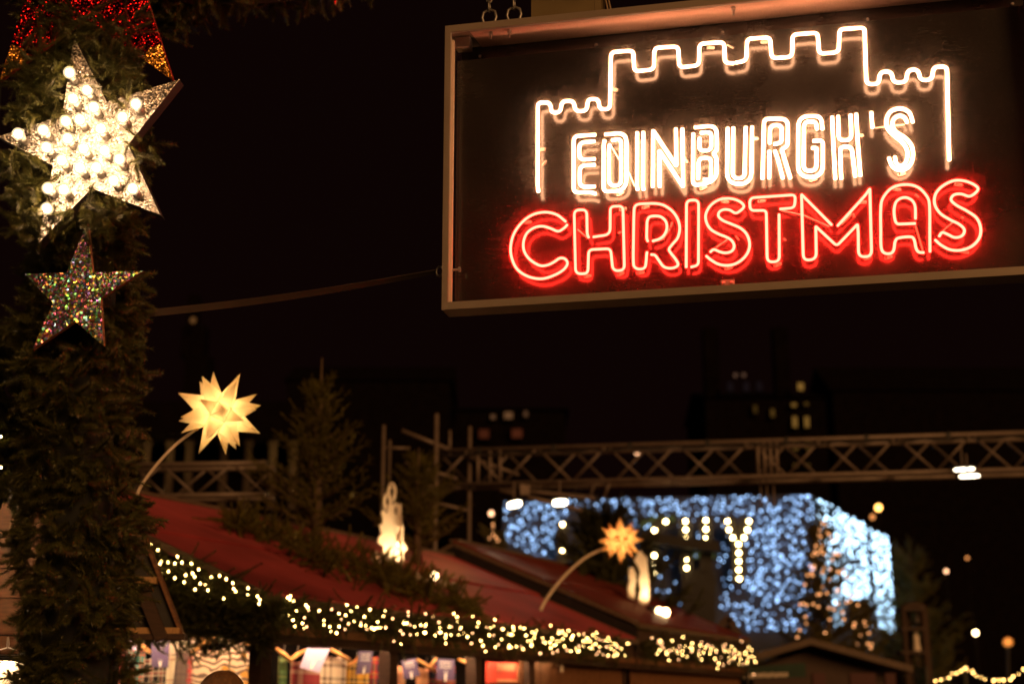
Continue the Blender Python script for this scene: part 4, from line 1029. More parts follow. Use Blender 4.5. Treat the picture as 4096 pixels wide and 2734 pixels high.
# ------------------------------------------------------------------ stall corner close by on the left: felt gable with battens
Yn = 7.6
ng = thing('felt_gable', W(600, 2557, Yn), 'black felt gable end of a near stall with pale battens', 'stall gable')
MB().prism([W(300, 2033, Yn), W(528, 2033, Yn), W(727, 2555, Yn), W(300, 2555, Yn)], Vector((0, .02, 0))).build('felt_panel', M['felt'], ng)
MB().beam(W(531, 2020, Yn - .01), W(738, 2557, Yn - .01), .016, .06, up=(0, 1, 0)).build('roof_edge', M['timber'], ng)
MB().obox(W(330, 2332, Yn - .05), W(624, 2332, Yn - .05) - W(330, 2332, Yn - .05), (0, .05, 0), SZ * .035).build('batten', M['batten'], ng)
MB().obox(W(330, 2535, Yn - .05), W(716, 2535, Yn - .05) - W(330, 2535, Yn - .05), (0, .05, 0), SZ * .035).build('batten', M['batten'], ng)
MB().obox(W(330, 2557, Yn - .07), W(738, 2557, Yn - .07) - W(330, 2557, Yn - .07), (0, .06, 0), SZ * .032).build('tie_board', M['dark_timber'], ng)
MB().beam(W(568, 2350, Yn - .075), W(648, 2556, Yn - .075), .065, .02, up=(0, 1, 0)).build('strut', M['dark_timber'], ng)
MB().obox(W(330, 2734, Yn) - SZ * 1.9, W(420, 2734, Yn) - W(330, 2734, Yn), (0, .1, 0), SZ * 2.25).build('corner_post', M['dark_timber'], ng)
# plank kiosk at the far left with a lit counter
Yk = 6.4
kk = thing('plank_kiosk', W(-300, 2900, Yk), 'brown plank kiosk wall with a bright counter behind the garland post', 'kiosk')
for k, (y0, y1) in enumerate(((2010, 2145), (2150, 2269), (2275, 2388), (2393, 2536), (2541, 2612))):
    MB().obox(W(-420, y1, Yk), W(190, y1, Yk) - W(-420, y1, Yk), (0, .03, 0), W(0, y0, Yk) - W(0, y1, Yk)).build('plank', M['timber'], kk)
MB().obox(W(-420, 2612, Yk + .032), W(190, 2612, Yk + .032) - W(-420, 2612, Yk + .032), (0, .02, 0), SZ * .75).build('backing', M['black'], kk)
MB().obox(W(-420, 2642, Yk - .06), W(95, 2642, Yk - .06) - W(-420, 2642, Yk - .06), (0, .12, 0), SZ * .022).build('shelf_rail', M['black'], kk)
MB().obox(W(-420, 2619, Yk - .062), W(95, 2619, Yk - .062) - W(-420, 2619, Yk - .062), (0, .005, 0), SZ * .003).build('chrome_edge', M['alu'], kk)
MB().obox(W(-420, 2760, Yk), W(95, 2760, Yk) - W(-420, 2760, Yk), (0, .02, 0), SZ * .125).build('lit_panel', M['cream'], kk)
MB().obox(W(-420, 2646, Yk - .04), W(80, 2646, Yk - .04) - W(-420, 2646, Yk - .04), (0, .03, 0), SZ * .005).build('strip_lamp', M['strip'], kk)
MB().obox(W(-520, 2020, Yk - .35), W(-40, 2020, Yk - .35) - W(-520, 2020, Yk - .35), (0, .03, 0), SZ * .012).build('strip_lamp', M['strip'], kk)  # unseen lamp added off to the left to brighten the planks
for pts in (((30, 2545), (28, 2575), (28, 2588), (0, 2597)), ((34, 2545), (36, 2575), (34, 2588), (66, 2598))):
    MB().tube([W(x, y, Yk - .03) for x, y in pts], .0025, 6).build('wire_bracket', M['alu'], kk)
#==PART5==
# ================================================================== paper stars on bent arms
def moravian(name, px, py, rpx, Y, mat, arm, label, rot, power):
    c = W(px, py, Y); Rs = rpx * mpx(Y) * 1.03; t_ = thing(name, c, label, 'star lantern')
    a = 1 + math.sqrt(2); V = []
    for lng in range(3):
        for sx in (-1, 1):
            for sy in (-1, 1):
                for sz in (-1, 1):
                    v = [sx, sy, sz]; v[lng] *= a; V.append(Vector(v))
    dirs = []
    for x in (-1, 0, 1):
        for y in (-1, 0, 1):
            for z in (-1, 0, 1):
                if (x, y, z) != (0, 0, 0): dirs.append(Vector((x, y, z)).normalized())
    E = Euler(rot).to_matrix(); sc_ = Rs * 0.46 / V[0].length
    for d in dirs:
        mx = max(v.dot(d) for v in V); fv = [v for v in V if v.dot(d) > mx - 1e-4]
        cc = sum(fv, Vector()) / len(fv); u = (fv[0] - cc).normalized(); w_ = d.cross(u)
        fv.sort(key=lambda v: math.atan2((v - cc).dot(w_), (v - cc).dot(u)))
        tip = E @ d * Rs * (1.0 if len(fv) == 4 else 0.93)
        q = [c + E @ (v * sc_) for v in fv]; n = len(q)
        MB().add(q + [c + tip], [(k, (k + 1) % n, n) for k in range(n)]).build('star_point', mat, t_)
        MB().tube(q + [q[0]], Rs * .010, 4, cap=False).build('seam', M['hanger'], t_)
    MB().sphere(c, Rs * .17, 14, 10).build('lamp', glow(name + '_lamp', (1.0, .72, .40), power), t_, smooth=True)
    if arm:
        q = catmull([tuple(W(x, y, Y + .05)) for x, y in arm], 6)
        MB().tube(q, [arm_r(i, len(q), Y) for i in range(len(q))], 8).build('bent_arm', M['cream'] if Y < 30 else M['black'], t_, smooth=True)
def arm_r(i, n, Y): return 6.5 * mpx(Y) * (1.15 - .3 * i / n)
moravian('paper_star', 878, 1652, 180, 7.1, M['paper'], ((540, 2010), (560, 1950), (620, 1865), (700, 1780), (790, 1712), (870, 1660)), 'glowing yellow many-pointed star lantern on a bent arm near the post', (-.67, .41, .32), 62)
moravian('paper_star', 2482, 2160, 92, 13.2, M['paper_orange'], ((2160, 2440), (2195, 2380), (2260, 2300), (2340, 2230), (2420, 2190), (2482, 2160)), 'orange many-pointed star lantern on a bent arm over the stall roof', (-.80, .0, -.28), 58)
moravian('paper_star', 4032, 2566, 23, 40, M['paper_orange'], ((4032, 2760), (4032, 2700), (4032, 2566)), 'tiny distant orange star lantern above the heart lights', (.2, .4, .9), 46)

# ================================================================== fir trees
def fir(name, base, H, rad, label, zlow=0.6, nb=110, seed=1, leader=0.12, up0=0.25, sc_=1.0, mat='fir'):
    r = random.Random(seed); t_ = thing(name, base, label, 'tree')
    MB().tube([base, base + SZ * H * .5, base + SZ * H], [.035 + .012 * H, .02 + .006 * H, .006], 8).build('trunk', M['bark'], t_, smooth=True)
    it = []; limbs = MB()
    for i in range(nb):
        f_ = (i + .5) / nb; z = zlow + (H * (1 - leader) - zlow) * f_ ** .85
        k = 1 - (z - zlow * .3) / (H * (1 - leader * .6) - zlow * .3); L = rad * max(.10, k) * r.uniform(.55, 1.2)
        a = r.uniform(0, 6.283); d = Vector((math.cos(a), math.sin(a), up0 + .55 * (1 - k)))
        p = base + SZ * z; n = max(2, int(L / (.065 * max(1, sc_)))); prev = p
        limbs.tube([p, p + d * L * .5 - SZ * .05 * L, p + d * L], [.012, .008, .003], 4, cap=False)
        for j in range(n + 1):
            u = (j + .3) / n; q = p + d * L * u - SZ * .2 * L * u * (1 - u)
            for s_ in (-1, 1):
                side = Vector((-d.y, d.x, 0)) * s_
                dd = d * r.uniform(.5, 1.0) + side * r.uniform(.5, 1.1) * (1 if j < n else .25) + SZ * r.uniform(-.25, .35)
                it.append((r.randrange(3), q, basis(dd, r.random() * 6.28), sc_ * r.uniform(.8, 1.3) * (1.1 - .35 * u)))
            it.append((r.randrange(3), q, basis(d + SZ * .25, r.random() * 6), sc_ * r.uniform(.8, 1.2)))
    for j in range(int(10 * H / 4)):   # leader
        z = H * (1 - leader) + H * leader * r.random()
        it.append((r.randrange(3), base + SZ * (z - .08), basis(SZ + Vector((r.uniform(-.3, .3), r.uniform(-.3, .3), 0)), r.random() * 6), sc_ * .7))
    limbs.build('limbs', M['bark'], t_)
    scatter('crown', it, COARSE, M[mat], t_)
    return t_
def ground_at(px, Y): p = W(px, 2600, Y); return Vector((p.x, p.y, 0))
def top_z(px, py, Y): return W(px, py, Y).z
def px_at(px, py, Y):   # ground point below the pixel
    p = W(px, py, Y); return Vector((p.x, p.y, 0))
b = roof_px(1262, 2188, .02); fir('fir_tree', b, top_z(1228, 1430, b.y) - b.z, .62, 'pointed fir tree with a bare leader standing on the red roof', .12, 92, 5, .16, .38, .58)
b = roof_px(1668, 2268, .02); fir('fir_tree', b, top_z(1640, 1790, b.y) - b.z, .50, 'slim fir tree behind the white winter figure', .12, 70, 9, .12, .55, .62)
b = px_at(2420, 1995, 19.5); fir('fir_tree', b, top_z(2420, 1995, 19.5), 2.0, 'dark fir tree between the blue lights and the orange star', .8, 170, 12, .08, .3, 1.7, 'needle')
tR = px_at(3290, 2040, 30); fr = fir('fir_tree', tR, top_z(3290, 2040, 30), 1.9, 'fir tree strung with copper lights in front of the blue lights', .8, 80, 15, .08, .3, 1.8)
tL = px_at(1975, 2040, 36); fl = fir('fir_tree', tL, top_z(1975, 2060, 36), 1.6, 'dark fir tree with copper lights left of the blue lights', .8, 60, 17, .08, .3, 1.8)
b = px_at(3640, 2200, 44); fir('fir_tree', b, top_z(3640, 2160, 44), 2.4, 'dim green fir tree at the right corner of the blue lights', .8, 70, 19, .08, .3, 2.2)
cpm = MB().sphere((0, 0, 0), .022, 8, 6).mesh('copper_bulb', M['copper'], smooth=True)
def tree_lights(tree, base, H, rad, n, xr=None):
    for i in range(n):
        z = 1.8 + (H - 2.0) * random.random(); k = 1 - (z - .3) / (H - .3); a = random.uniform(-2.9, -.2)
        p = base + Vector((math.cos(a) * rad * k * .9, math.sin(a) * rad * k * .9, z)); place('copper_bulb', cpm, tree, p)
tree_lights(fr, tR, top_z(3290, 2040, 30), 1.9, 120)
cpm2 = MB().sphere((0, 0, 0), .026, 8, 6).mesh('copper_bulb', M['copper'], smooth=True)
cpm = cpm2; tree_lights(fl, tL, top_z(1975, 2060, 36), 1.4, 34)

# ================================================================== building wrapped in blue light curtains
HB = W(3250, 1975, 40).z; Cn = W(3250, 1975, 40); Lf = WZ(2010, 2000, HB); Rt = WZ(3540, 2130, HB)
bb = thing('light_curtain_building', Vector((Cn.x, Cn.y, 0)), 'flat-roofed building draped in curtains of blue lights', 'building')
fd = (Lf - Cn); sd = (Rt - Cn); dz = Vector((0, 0, -HB))
fn_ = Vector((-fd.y, fd.x, 0)).normalized();  fn_ = fn_ if fn_.y < 0 else -fn_
sn_ = Vector((-sd.y, sd.x, 0)).normalized();  sn_ = sn_ if sn_.x > 0 else -sn_
M['wall_dark'] = paint('dark_render', (0.035, 0.04, 0.05), .8, var=.3, scale=1.2)
MB().obox(Cn + dz, fd, -fn_ * .3, -dz).build('front_wall', M['wall_dark'], bb)
MB().obox(Cn + dz + sn_ * -.31, sd, -sn_ * .3, -dz).build('side_wall', M['wall_dark'], bb)
MB().prism([Cn - SZ * .1, Lf - SZ * .1, Lf + sd - SZ * .1, Rt - SZ * .1], SZ * .06).build('roof', M['black'], bb)
# entrance recess and glazing behind the letters
def fw(px, py, d=0.0): return WP(px, py, Cn + fn_ * d, fn_)
def quad(name, mat, pts, d, parent, th=.05):
    q = [fw(x, y, d) for x, y in pts]; return MB().prism(q, -fn_ * th).build(name, mat, parent)
M['green_glass'] = glow('lit_green_glazing', (.10, .11, .035), .55)
for x0, x1, y0, y1 in ((2600, 2700, 2060, 2085), (2745, 2850, 2160, 2190), (2720, 2860, 2210, 2232), (2560, 2640, 2080, 2110)):
    w_ = quad('window_frame', M['black'], ((x0 - 6, y0 - 6), (x1 + 6, y0 - 6), (x1 + 6, y1 + 6), (x0 - 6, y1 + 6)), .06, bb)
    q = [fw(x, y, .075) for x, y in ((x0, y0), (x1, y0), (x1, y1), (x0, y1))]; MB().prism(q, -fn_ * .01).build('pane', M['green_glass'], w_)
quad('canopy_band', M['black'], ((2560, 2120), (2880, 2165), (2880, 2205), (2560, 2165)), .9, bb, .8)
en = [(2725, 2500), (2725, 2300), (2745, 2280), (2800, 2272), (2850, 2285), (2862, 2310), (2862, 2500)]
quad('entrance_door', M['black'], en, .5, bb, .4)
quad('roof_stack', M['black'], ((3395, 2395), (3482, 2395), (3482, 2515), (3395, 2515)), 3.0, bb, 1.5)
blue_m = [MB().sphere((0, 0, 0), r, 8, 6).mesh('led_bulb', m, smooth=True) for r, m in ((.026, M['blue']), (.026, M['blue_dim']), (.028, M['ice']))]
def blocked(x, y):
    if 2560 < x < 2980 and 2060 < y < 2500:
        if x > 2870 or (2690 < x < 2760 and y < 2170) or (2785 < x < 2845 and 2080 < y < 2150): return (random.random() < .55)
        return random.random() < .88
    return 2600 < x < 2860 and y > 2200
pts = []
while len(pts) < 1300:
    x = random.uniform(2015, 3250); y = random.uniform(1978 + (3250 - x) * .016, 2520)
    x = round(x / 17) * 17 + random.gauss(0, 4)
    if x < 2275 and (y < 2005 or y > 2130 + (x - 2000) * .9): continue
    if 2275 <= x < 2400 and y > 2035: continue
    if blocked(x, y): continue
    if 2868 < x < 3040 and 2060 < y < 2340:
        cx_ = 2952; yy = y
        if abs(x - cx_) < 30 or (yy < 2160 and abs(abs(x - cx_) - (2160 - yy) * .42) < 28): continue
    pts.append(fw(x, y, .12 + random.random() * .05))
side = []
while len(side) < 950:
    u = random.random(); z = random.random()
    if .64 < u < .70: continue
    p = Cn + sd * u + dz * (.015 + (.47 - .04 * u) * z) + sn_ * .12
    side.append(p)
random.shuffle(pts); random.shuffle(side)
for p in pts[:190]: place('led_bulb', blue_m[0 if random.random() < .6 else 1], bb, p)
for p in side[:110]: place('led_bulb', blue_m[2], bb, p)
def many(name, P, r, mat, parent):
    base_ = MB().sphere((0, 0, 0), r, 6, 4); v = np.array([tuple(q) for q in base_.v], dtype=np.float32)
    tris = [];
    for f_ in base_.f:
        tris.append(f_[:3]);
        if len(f_) == 4: tris.append((f_[0], f_[2], f_[3]))
    t_ = np.array(tris); off = np.array(tuple(ORG[parent]))
    V = np.concatenate([v + (np.array(tuple(p)) - off) for p in P]); F = np.concatenate([t_ + i * len(v) for i in range(len(P))])
    o = bpy.data.objects.new(name, np_mesh(name, V, F, mat, True)); link(o, parent); o['kind'] = 'stuff'
many('led_curtain', pts[190:700], .026, M['blue'], bb); many('led_curtain', pts[700:], .026, M['blue_dim'], bb)
many('led_curtain', side[110:], .028, M['ice'], bb)
# marquee letters
def marquee(label, boards, dots, dim=()):
    q = fw(*dots[0], .6); t_ = thing('marquee_letter', q, label, 'letter', 'bulb letters on the building')
    for (x0, y0, x1, y1) in boards:
        a_, b_ = fw(x0, y0, .5), fw(x1, y1, .5); MB().beam(a_, b_, .36, .06, up=fn_).build('letter_board', M['black'], t_)
    for x, y in dots: MB().sphere(fw(x, y, .6), .044 if (x, y) not in dim else .026, 12, 8).build('marquee_bulb', M['marquee'], t_, smooth=True)
s7 = lambda L: [(1900 + x / 2.1355, 2000 + y / 2.1355) for x, y in L]
Yd = s7([(2158, 178), (2170, 250), (2203, 317), (2250, 373), (2253, 447), (2253, 520), (2253, 593), (2257, 668), (2298, 317), (2327, 250), (2340, 178)])
marquee('marquee letter Y of glowing bulbs on the blue building', ((2910, 2075, 2953, 2170), (2995, 2075, 2954, 2170), (2953.5, 2160, 2957, 2325)), Yd)
Hd = s7([(1798, 178), (1800, 250), (1802, 322), (1808, 505), (1808, 575), (1972, 170), (1972, 245), (1970, 317)])
marquee('marquee letter of two bulb columns left of the letter Y', ((2741, 2070, 2747, 2285), (2823, 2070, 2825, 2285)), Hd, (Hd[3], Hd[7]))
Cd = s7([(1630, 180), (1532, 255), (1532, 470), (1530, 540), (1532, 620)])
marquee('curved marquee letter partly hidden behind the narrow white figure', ((2664, 2080, 2617, 2115), (2617, 2115, 2617, 2300)), Cd, (Cd[3],))
Ld = s7([(748, 205), (748, 425), (752, 565), (752, 635)])
marquee('marquee letter column half hidden behind the dark fir tree', ((2250, 2090, 2253, 2305),), Ld)

# ================================================================== trusses, scaffold, floodlights
def truss(name, A, B, h, dpt, per, label, rc=.028, rb=.016, verts=()):
    t_ = thing(name, A, label, 'truss'); d = (B - A); L = d.length; u = d.normalized(); n = Vector((-u.y, u.x, 0)).normalized()
    cor = [Vector((0, 0, 0)), SZ * h, n * dpt, n * dpt + SZ * h]
    for c in cor: MB().tube([A + c, B + c], rc, 8).build('chord', M['truss'], t_, smooth=True)
    k = 0; x = 0.0
    while x < L - per * .5:
        for off, ph in ((Vector(), 0), (n * dpt, 1)):
            lo, hi = (0, 1) if ph == 0 else (1, 0)
            a = A + u * x + off + SZ * h * lo; m_ = A + u * (x + per / 2) + off + SZ * h * hi; b = A + u * min(x + per, L) + off + SZ * h * lo
            MB().tube([a, m_], rb, 6).build('brace', M['truss'], t_, smooth=True); MB().tube([m_, b], rb, 6).build('brace', M['truss'], t_, smooth=True)
        MB().tube([A + u * x, A + u * (x + per / 2) + n * dpt], rb, 6).build('brace', M['truss'], t_, smooth=True)
        x += per
    for v in verts: MB().tube([A + u * v, A + u * v + SZ * h], rb * 1.4, 6).build('upright', M['truss'], t_, smooth=True)
    return t_
A0 = W(2400, 1922, 18.0); B0 = WZ(4096, 1876, A0.z); u0 = (B0 - A0).normalized()
TA = A0 - u0 * ((2400 - 1740) * mpx(18.6)); TB = B0 + u0 * 1.5
lenf = lambda px: (WP(px, 1900, A0, Vector((-u0.y, u0.x, 0))) - TA).dot(u0)
tr = truss('lighting_truss', TA, TB, .45, .42, .90, 'long aluminium lighting truss spanning above the market', .030, .017, [lenf(x) for x in (1912, 1960, 2000, 3034, 3060, 3085, 3110)])
uN = Vector((-u0.y, u0.x, 0)); LT = (TB - TA).length
MB().tube([TA + u0 * LT * k / 60 - uN * .035 + SZ * (.41 - .035 * abs(math.sin(k * .9))) for k in range(61)], .012, 6).build('cable_run', M['black'], tr, smooth=True)
for k in range(9):
    MB().box(TA + u0 * LT * (k + .6) / 9 + SZ * .445, .05, .075, .075, math.atan2(u0.y, u0.x)).build('clamp', M['black'], tr)
# hanging rods below the truss
for px in (3040, 3065, 3092):
    p = WP(px, 1905, A0 + Vector((0, .2, 0)), Vector((-u0.y, u0.x, 0))); p.z = A0.z
    MB().tube([p, p - SZ * .35], .012, 6).build('drop_rod', M['truss'], tr)
LA_ = W(500, 1985, 14.0); LB_ = WZ(1060, 1975, LA_.z)
truss('roof_truss', LA_, LB_, .31, .3, .72, 'short dark truss in front of the lit gallery columns', .026, .014)
sf = thing('scaffold_tower', px_at(1745, 2200, 17.8), 'scaffold tower of steel poles under the truss end', 'scaffold')
def pole(px, y0, Y, r=.03, ybot=None):
    t = W(px, y0, Y); b_ = Vector((t.x, t.y, 0)) if ybot is None else Vector((t.x, t.y, W(px, ybot, Y).z))
    MB().tube([b_, t], r, 8).build('pole', M['truss'], sf, smooth=True)
pole(1747, 1655, 17.6); pole(1880, 1705, 18.4, .026); pole(1536, 1700, 18.2, .024); pole(1560, 1760, 19.0, .02); pole(1800, 1720, 19.5, .02, 1830)
for a, b, r in (((1608, 1722), (1792, 1795), .028), ((1880, 1828), (2075, 1898), .022), ((1640, 1965), (1765, 1967), .026), ((1905, 1940), (2380, 1990), .03), ((1620, 1850), (1830, 1915), .024), ((1700, 2000), (1870, 2040), .022), ((1530, 1790), (1640, 1792), .02), ((1990, 1930), (2060, 1955), .04), ((2000, 1960), (2330, 2040), .03), ((2380, 1920), (2360, 1990), .02), ((2440, 1925), (2415, 1990), .02), ((1650, 1860), (1745, 1970), .018)):
    MB().tube([W(*a, 18.3), W(*b, 18.3)], r, 8).build('brace', M['truss'], sf, smooth=True)
MB().box(W(2100, 1955, 18.2), .12, .1, .16).build('junction_box', M['truss'], sf)
M['flood'] = glow('floodlight_lens', (1.0, .80, .50), 18)
M['bar'] = glow('bar_lamp_lens', (1.0, .82, .55), 9)
def flood(px, py, Y, wpx, hpx, tilt, label, lens='flood', aim=None, power=0):
    c = W(px, py, Y); t_ = thing('floodlight', c, label, 'floodlight', None); s_ = mpx(Y)
    ct, st_ = math.cos(tilt), math.sin(tilt); ux = Vector((ct, 0, st_)); uz = Vector((-st_ * .5, -.5, ct)).normalized()
    el = [c + ux * (wpx / 2 * s_ * math.copysign(abs(math.cos(a)) ** .6, math.cos(a))) + uz * (hpx / 2 * s_ * math.copysign(abs(math.sin(a)) ** .7, math.sin(a))) for a in [k * math.pi / 10 for k in range(20)]]
    n = ux.cross(uz); n = n if n.y < 0 else -n
    MB().prism([q + n * .002 for q in el], -n * .003).build('lens', M[lens], t_)
    MB().obox(c - ux * wpx * .55 * s_ - uz * hpx * .6 * s_ - n * .012, ux * wpx * 1.1 * s_, uz * hpx * 1.2 * s_, -n * .08).build('housing', M['black'], t_)
    MB().tube([c - n * .07, c - n * .07 + SZ * .25], .012, 6).build('bracket', M['truss'], t_)
    if aim is not None:
        ld = bpy.data.lights.new('flood_beam', 'SPOT'); ld.energy = power; ld.color = (1, .55, .17); ld.spot_size = R(62); ld.spot_blend = 0.7; ld.shadow_soft_size = .09
        lo = bpy.data.objects.new('flood_beam', ld); C.objects.link(lo); lo.parent = t_; lo.location = n * .03; lo.rotation_euler = (Vector(aim) - c).to_track_quat('-Z', 'Y').to_euler()
flood(2058, 2016, 17.4, 56, 26, .22, 'bright oval floodlight at the left edge of the blue lights', 'flood', (-2.0, 13.0, 4.2), 90)
flood(2240, 2009, 17.4, 56, 26, .06, 'bright oval floodlight hanging under the scaffold brace')
flood(3857, 1876, 17.0, 84, 13, .06, 'upper bar floodlight under the lighting truss', 'bar')
flood(3878, 1903, 16.8, 84, 14, .05, 'lower bar floodlight under the lighting truss', 'bar')

# ================================================================== far buildings and their windows
def win(parent, px, py, wpx, hpx, Y, col, e):
    c = W(px, py, Y); s_ = mpx(Y)
    f_ = MB().box(c, wpx * s_ * 1.25, .3, hpx * s_ * 1.2).build('window_frame', M['stone'], parent)
    MB().box(c - Vector((0, .16, 0)), wpx * s_, .03, hpx * s_).build('pane', glow('lit_pane', col, e * .5), f_)
def block(name, x0, x1, ytop, Y, label, depth=12, chim=()):
    a, b = W(x0, ytop, Y), W(x1, ytop, Y); t_ = thing(name, Vector(((a.x + b.x) / 2, Y, 0)), label, 'building')
    MB().obox((a.x, Y, 0), (b.x - a.x, 0, 0), (0, depth, 0), (0, 0, a.z)).build('wall', M['stone'], t_)
    rz = (b.x - a.x) * .18
    rf = MB().add([(a.x - .3, Y - .3, a.z), (b.x + .3, Y - .3, a.z), (b.x + .3, Y + depth, a.z), (a.x - .3, Y + depth, a.z), (a.x - .3, Y + depth / 2, a.z + rz), (b.x + .3, Y + depth / 2, a.z + rz)], [(0, 1, 5, 4), (2, 3, 4, 5), (1, 2, 5), (3, 0, 4)]).build('roof', M['stone'], t_)
    for x, h in chim:
        c = W(x, ytop, Y); MB().box((c.x, Y + 1.5, c.z + h / 2), 1.2, 1.2, h).build('chimney', M['stone'], rf)
    return t_
am = (1.0, .50, .10)
t1 = block('tenement', 1820, 2260, 1640, 105, 'far dark tenement with a few warm attic windows above the truss')
for x, y, a, b, c, e in ((1972, 1668, 18, 18, (1, .45, .2), .20), (2034, 1662, 34, 28, (1, .45, .18), .24), (2103, 1656, 16, 22, (1, .45, .2), .16), (1936, 1736, 40, 36, (1, .22, .08), .10), (2068, 1734, 42, 36, (1, .22, .08), .12)): win(t1, x, y, a, b, 104.6, c, e)
t2 = block('tower_block', 2820, 3300, 1590, 110, 'far dark town building with amber stair windows above the truss', 12, ((2860, 6), (3145, 6)))
for x, y, a, b, c, e in ((2941, 1502, 14, 14, (1, .5, .3), .2), (2974, 1501, 14, 14, (1, .5, .3), .2), (3201, 1547, 24, 30, am, .42), (3174, 1620, 20, 14, am, .34), (3224, 1616, 16, 12, am, .14), (3178, 1688, 18, 44, am, .36), (3226, 1688, 18, 44, am, .36), (3089, 1652, 16, 32, am, .14), (3020, 1637, 16, 32, am, .08), (3181, 1785, 18, 30, am, .26), (3232, 1785, 18, 30, am, .16), (3181, 1862, 18, 14, am, .14), (3230, 1862, 18, 14, am, .10), (2920, 1547, 26, 40, (.6, .35, .4), .022), (2984, 1547, 26, 40, (.6, .35, .4), .025), (3036, 1545, 26, 40, (.6, .35, .4), .022)): win(t2, x, y, a, b, 109.6, c, e)
t3 = block('far_terrace', 3330, 4200, 1560, 130, 'unlit terrace of dark stone buildings at the right skyline')
t4 = block('far_terrace', 1150, 1800, 1520, 130, 'unlit stone terrace behind the fir trees')
ct = thing('clock_tower', px_at(770, 1500, 150), 'dark distant clock tower with one faint lamp', 'tower')
for w2, y0, y1 in ((70, 2100, 1420), (50, 1420, 1300), (26, 1300, 1180)):
    a, b = W(770 - w2, y0, 150), W(770 + w2, y1, 150); MB().obox((a.x, 150, max(0, a.z) if y0 < 2050 else 0), (b.x - a.x, 0, 0), (0, b.x - a.x, 0), (0, 0, b.z - (max(0, a.z) if y0 < 2050 else 0))).build('tower_stage', M['stone'], ct)
MB().sphere(W(772, 1280, 148), .33, 10, 8).build('lamp', glow('clock_lamp', (1, .42, .12), .12), ct)
# classical gallery with uplit columns
Yg = 48
gal = thing('gallery', px_at(800, 1900, Yg), 'classical gallery with uplit columns behind the near stall roof', 'building')
a, b = W(300, 1745, Yg), W(1330, 1745, Yg)
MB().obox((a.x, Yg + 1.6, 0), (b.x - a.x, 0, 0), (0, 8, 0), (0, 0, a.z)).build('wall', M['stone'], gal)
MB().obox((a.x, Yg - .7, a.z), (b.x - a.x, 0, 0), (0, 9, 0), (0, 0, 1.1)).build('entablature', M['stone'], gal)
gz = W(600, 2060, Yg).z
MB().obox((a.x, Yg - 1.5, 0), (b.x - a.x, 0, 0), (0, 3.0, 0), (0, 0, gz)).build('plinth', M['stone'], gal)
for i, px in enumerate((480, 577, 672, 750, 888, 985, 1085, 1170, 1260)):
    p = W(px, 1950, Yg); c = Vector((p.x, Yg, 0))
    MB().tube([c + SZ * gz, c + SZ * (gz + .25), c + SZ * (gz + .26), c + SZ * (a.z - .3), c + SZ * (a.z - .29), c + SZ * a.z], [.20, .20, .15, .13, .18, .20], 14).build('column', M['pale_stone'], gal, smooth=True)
    if i in (1, 2, 3, 4, 6, 7):
        q = c + Vector((0, -.34, gz)); MB().box(q + SZ * .05, .2, .2, .1).build('uplight', M['black'], gal)
        ld = bpy.data.lights.new('uplight', 'SPOT'); ld.energy = (90, 70, 90, 60, 0, 90, 100)[min(i, 6)]; ld.color = (1, .55, .16); ld.spot_size = R(60); ld.spot_blend = .8; ld.shadow_soft_size = .05
        lo = bpy.data.objects.new('uplight_beam', ld); C.objects.link(lo); lo.parent = gal; lo.location = q + SZ * .14 - ORG[gal]; lo.rotation_euler = Vector((0, .30, 1)).to_track_quat('-Z', 'Y').to_euler()

# ================================================================== right-hand side: lamps, hut, niche tower, heart lights
def street_lamp(px, py, Y, r, mat, label):
    p = W(px, py, Y); b_ = Vector((p.x, p.y, 0)); t_ = thing('street_lamp', b_, label, 'street lamp')
    MB().tube([b_, b_ + SZ * (p.z - r * 1.2)], [.05, .025], 8).build('post', M['soot'], t_, smooth=True)
    MB().sphere(p, r, 12, 8).build('globe', mat, t_, smooth=True)
    MB().tube([p + SZ * r * .95, p + SZ * r * 1.3], [r * .5, .02], 10).build('cap', M['black'], t_)
M['amber_dim'] = glow('amber_lamp_dim', (1, .36, .10), 1.3); M['pale_dim'] = glow('pale_lamp', (1, .50, .25), 3.5); M['pale_br'] = glow('pale_lamp_bright', (1, .70, .34), 14)
street_lamp(3514, 2029, 60, .14, M['amber'], 'orange street lamp above the corner of the blue lights')
street_lamp(3490, 2066, 75, .13, M['amber_dim'], 'fainter street lamp below the orange one')
street_lamp(3785, 2283, 50, .07, M['pale_dim'], 'pale street lamp alone in the dark right of the blue lights')
street_lamp(3869, 2230, 60, .07, M['amber_dim'], 'very dim lamp above the pale street lamp')
street_lamp(3902, 2529, 30, .055, M['pale_br'], 'brightest small lamp above the heart lights')
street_lamp(1965, 2052, 32, .06, M['pale_dim'], 'small lamp beside the left copper-lit tree')
street_lamp(2548, 1809, 80, .12, M['pale_dim'], 'lone lamp seen through the truss')
Yh = 23
hut = thing('gabled_hut', px_at(3250, 2650, Yh), 'low timber hut with a shallow gable below the blue lights', 'hut')
L_, T_, R2 = W(2960, 2655, Yh), W(3225, 2580, Yh), W(3625, 2690, Yh)
MB().prism([Vector((L_.x + .2, Yh, 0)), Vector((R2.x - .25, Yh, 0)), Vector((R2.x - .25, Yh, R2.z - .05)), Vector((T_.x, Yh, T_.z - .1)), Vector((L_.x + .2, Yh, L_.z - .05))], Vector((0, 3, 0))).build('wall', M['far_timber'], hut)
for P_, Q_ in ((L_, T_), (T_, R2)):
    MB().obox(P_ + Vector((0, -.4, 0)), Q_ - P_, (0, 4, 0), SZ * .10).build('roof_slope', M['trim'], hut)
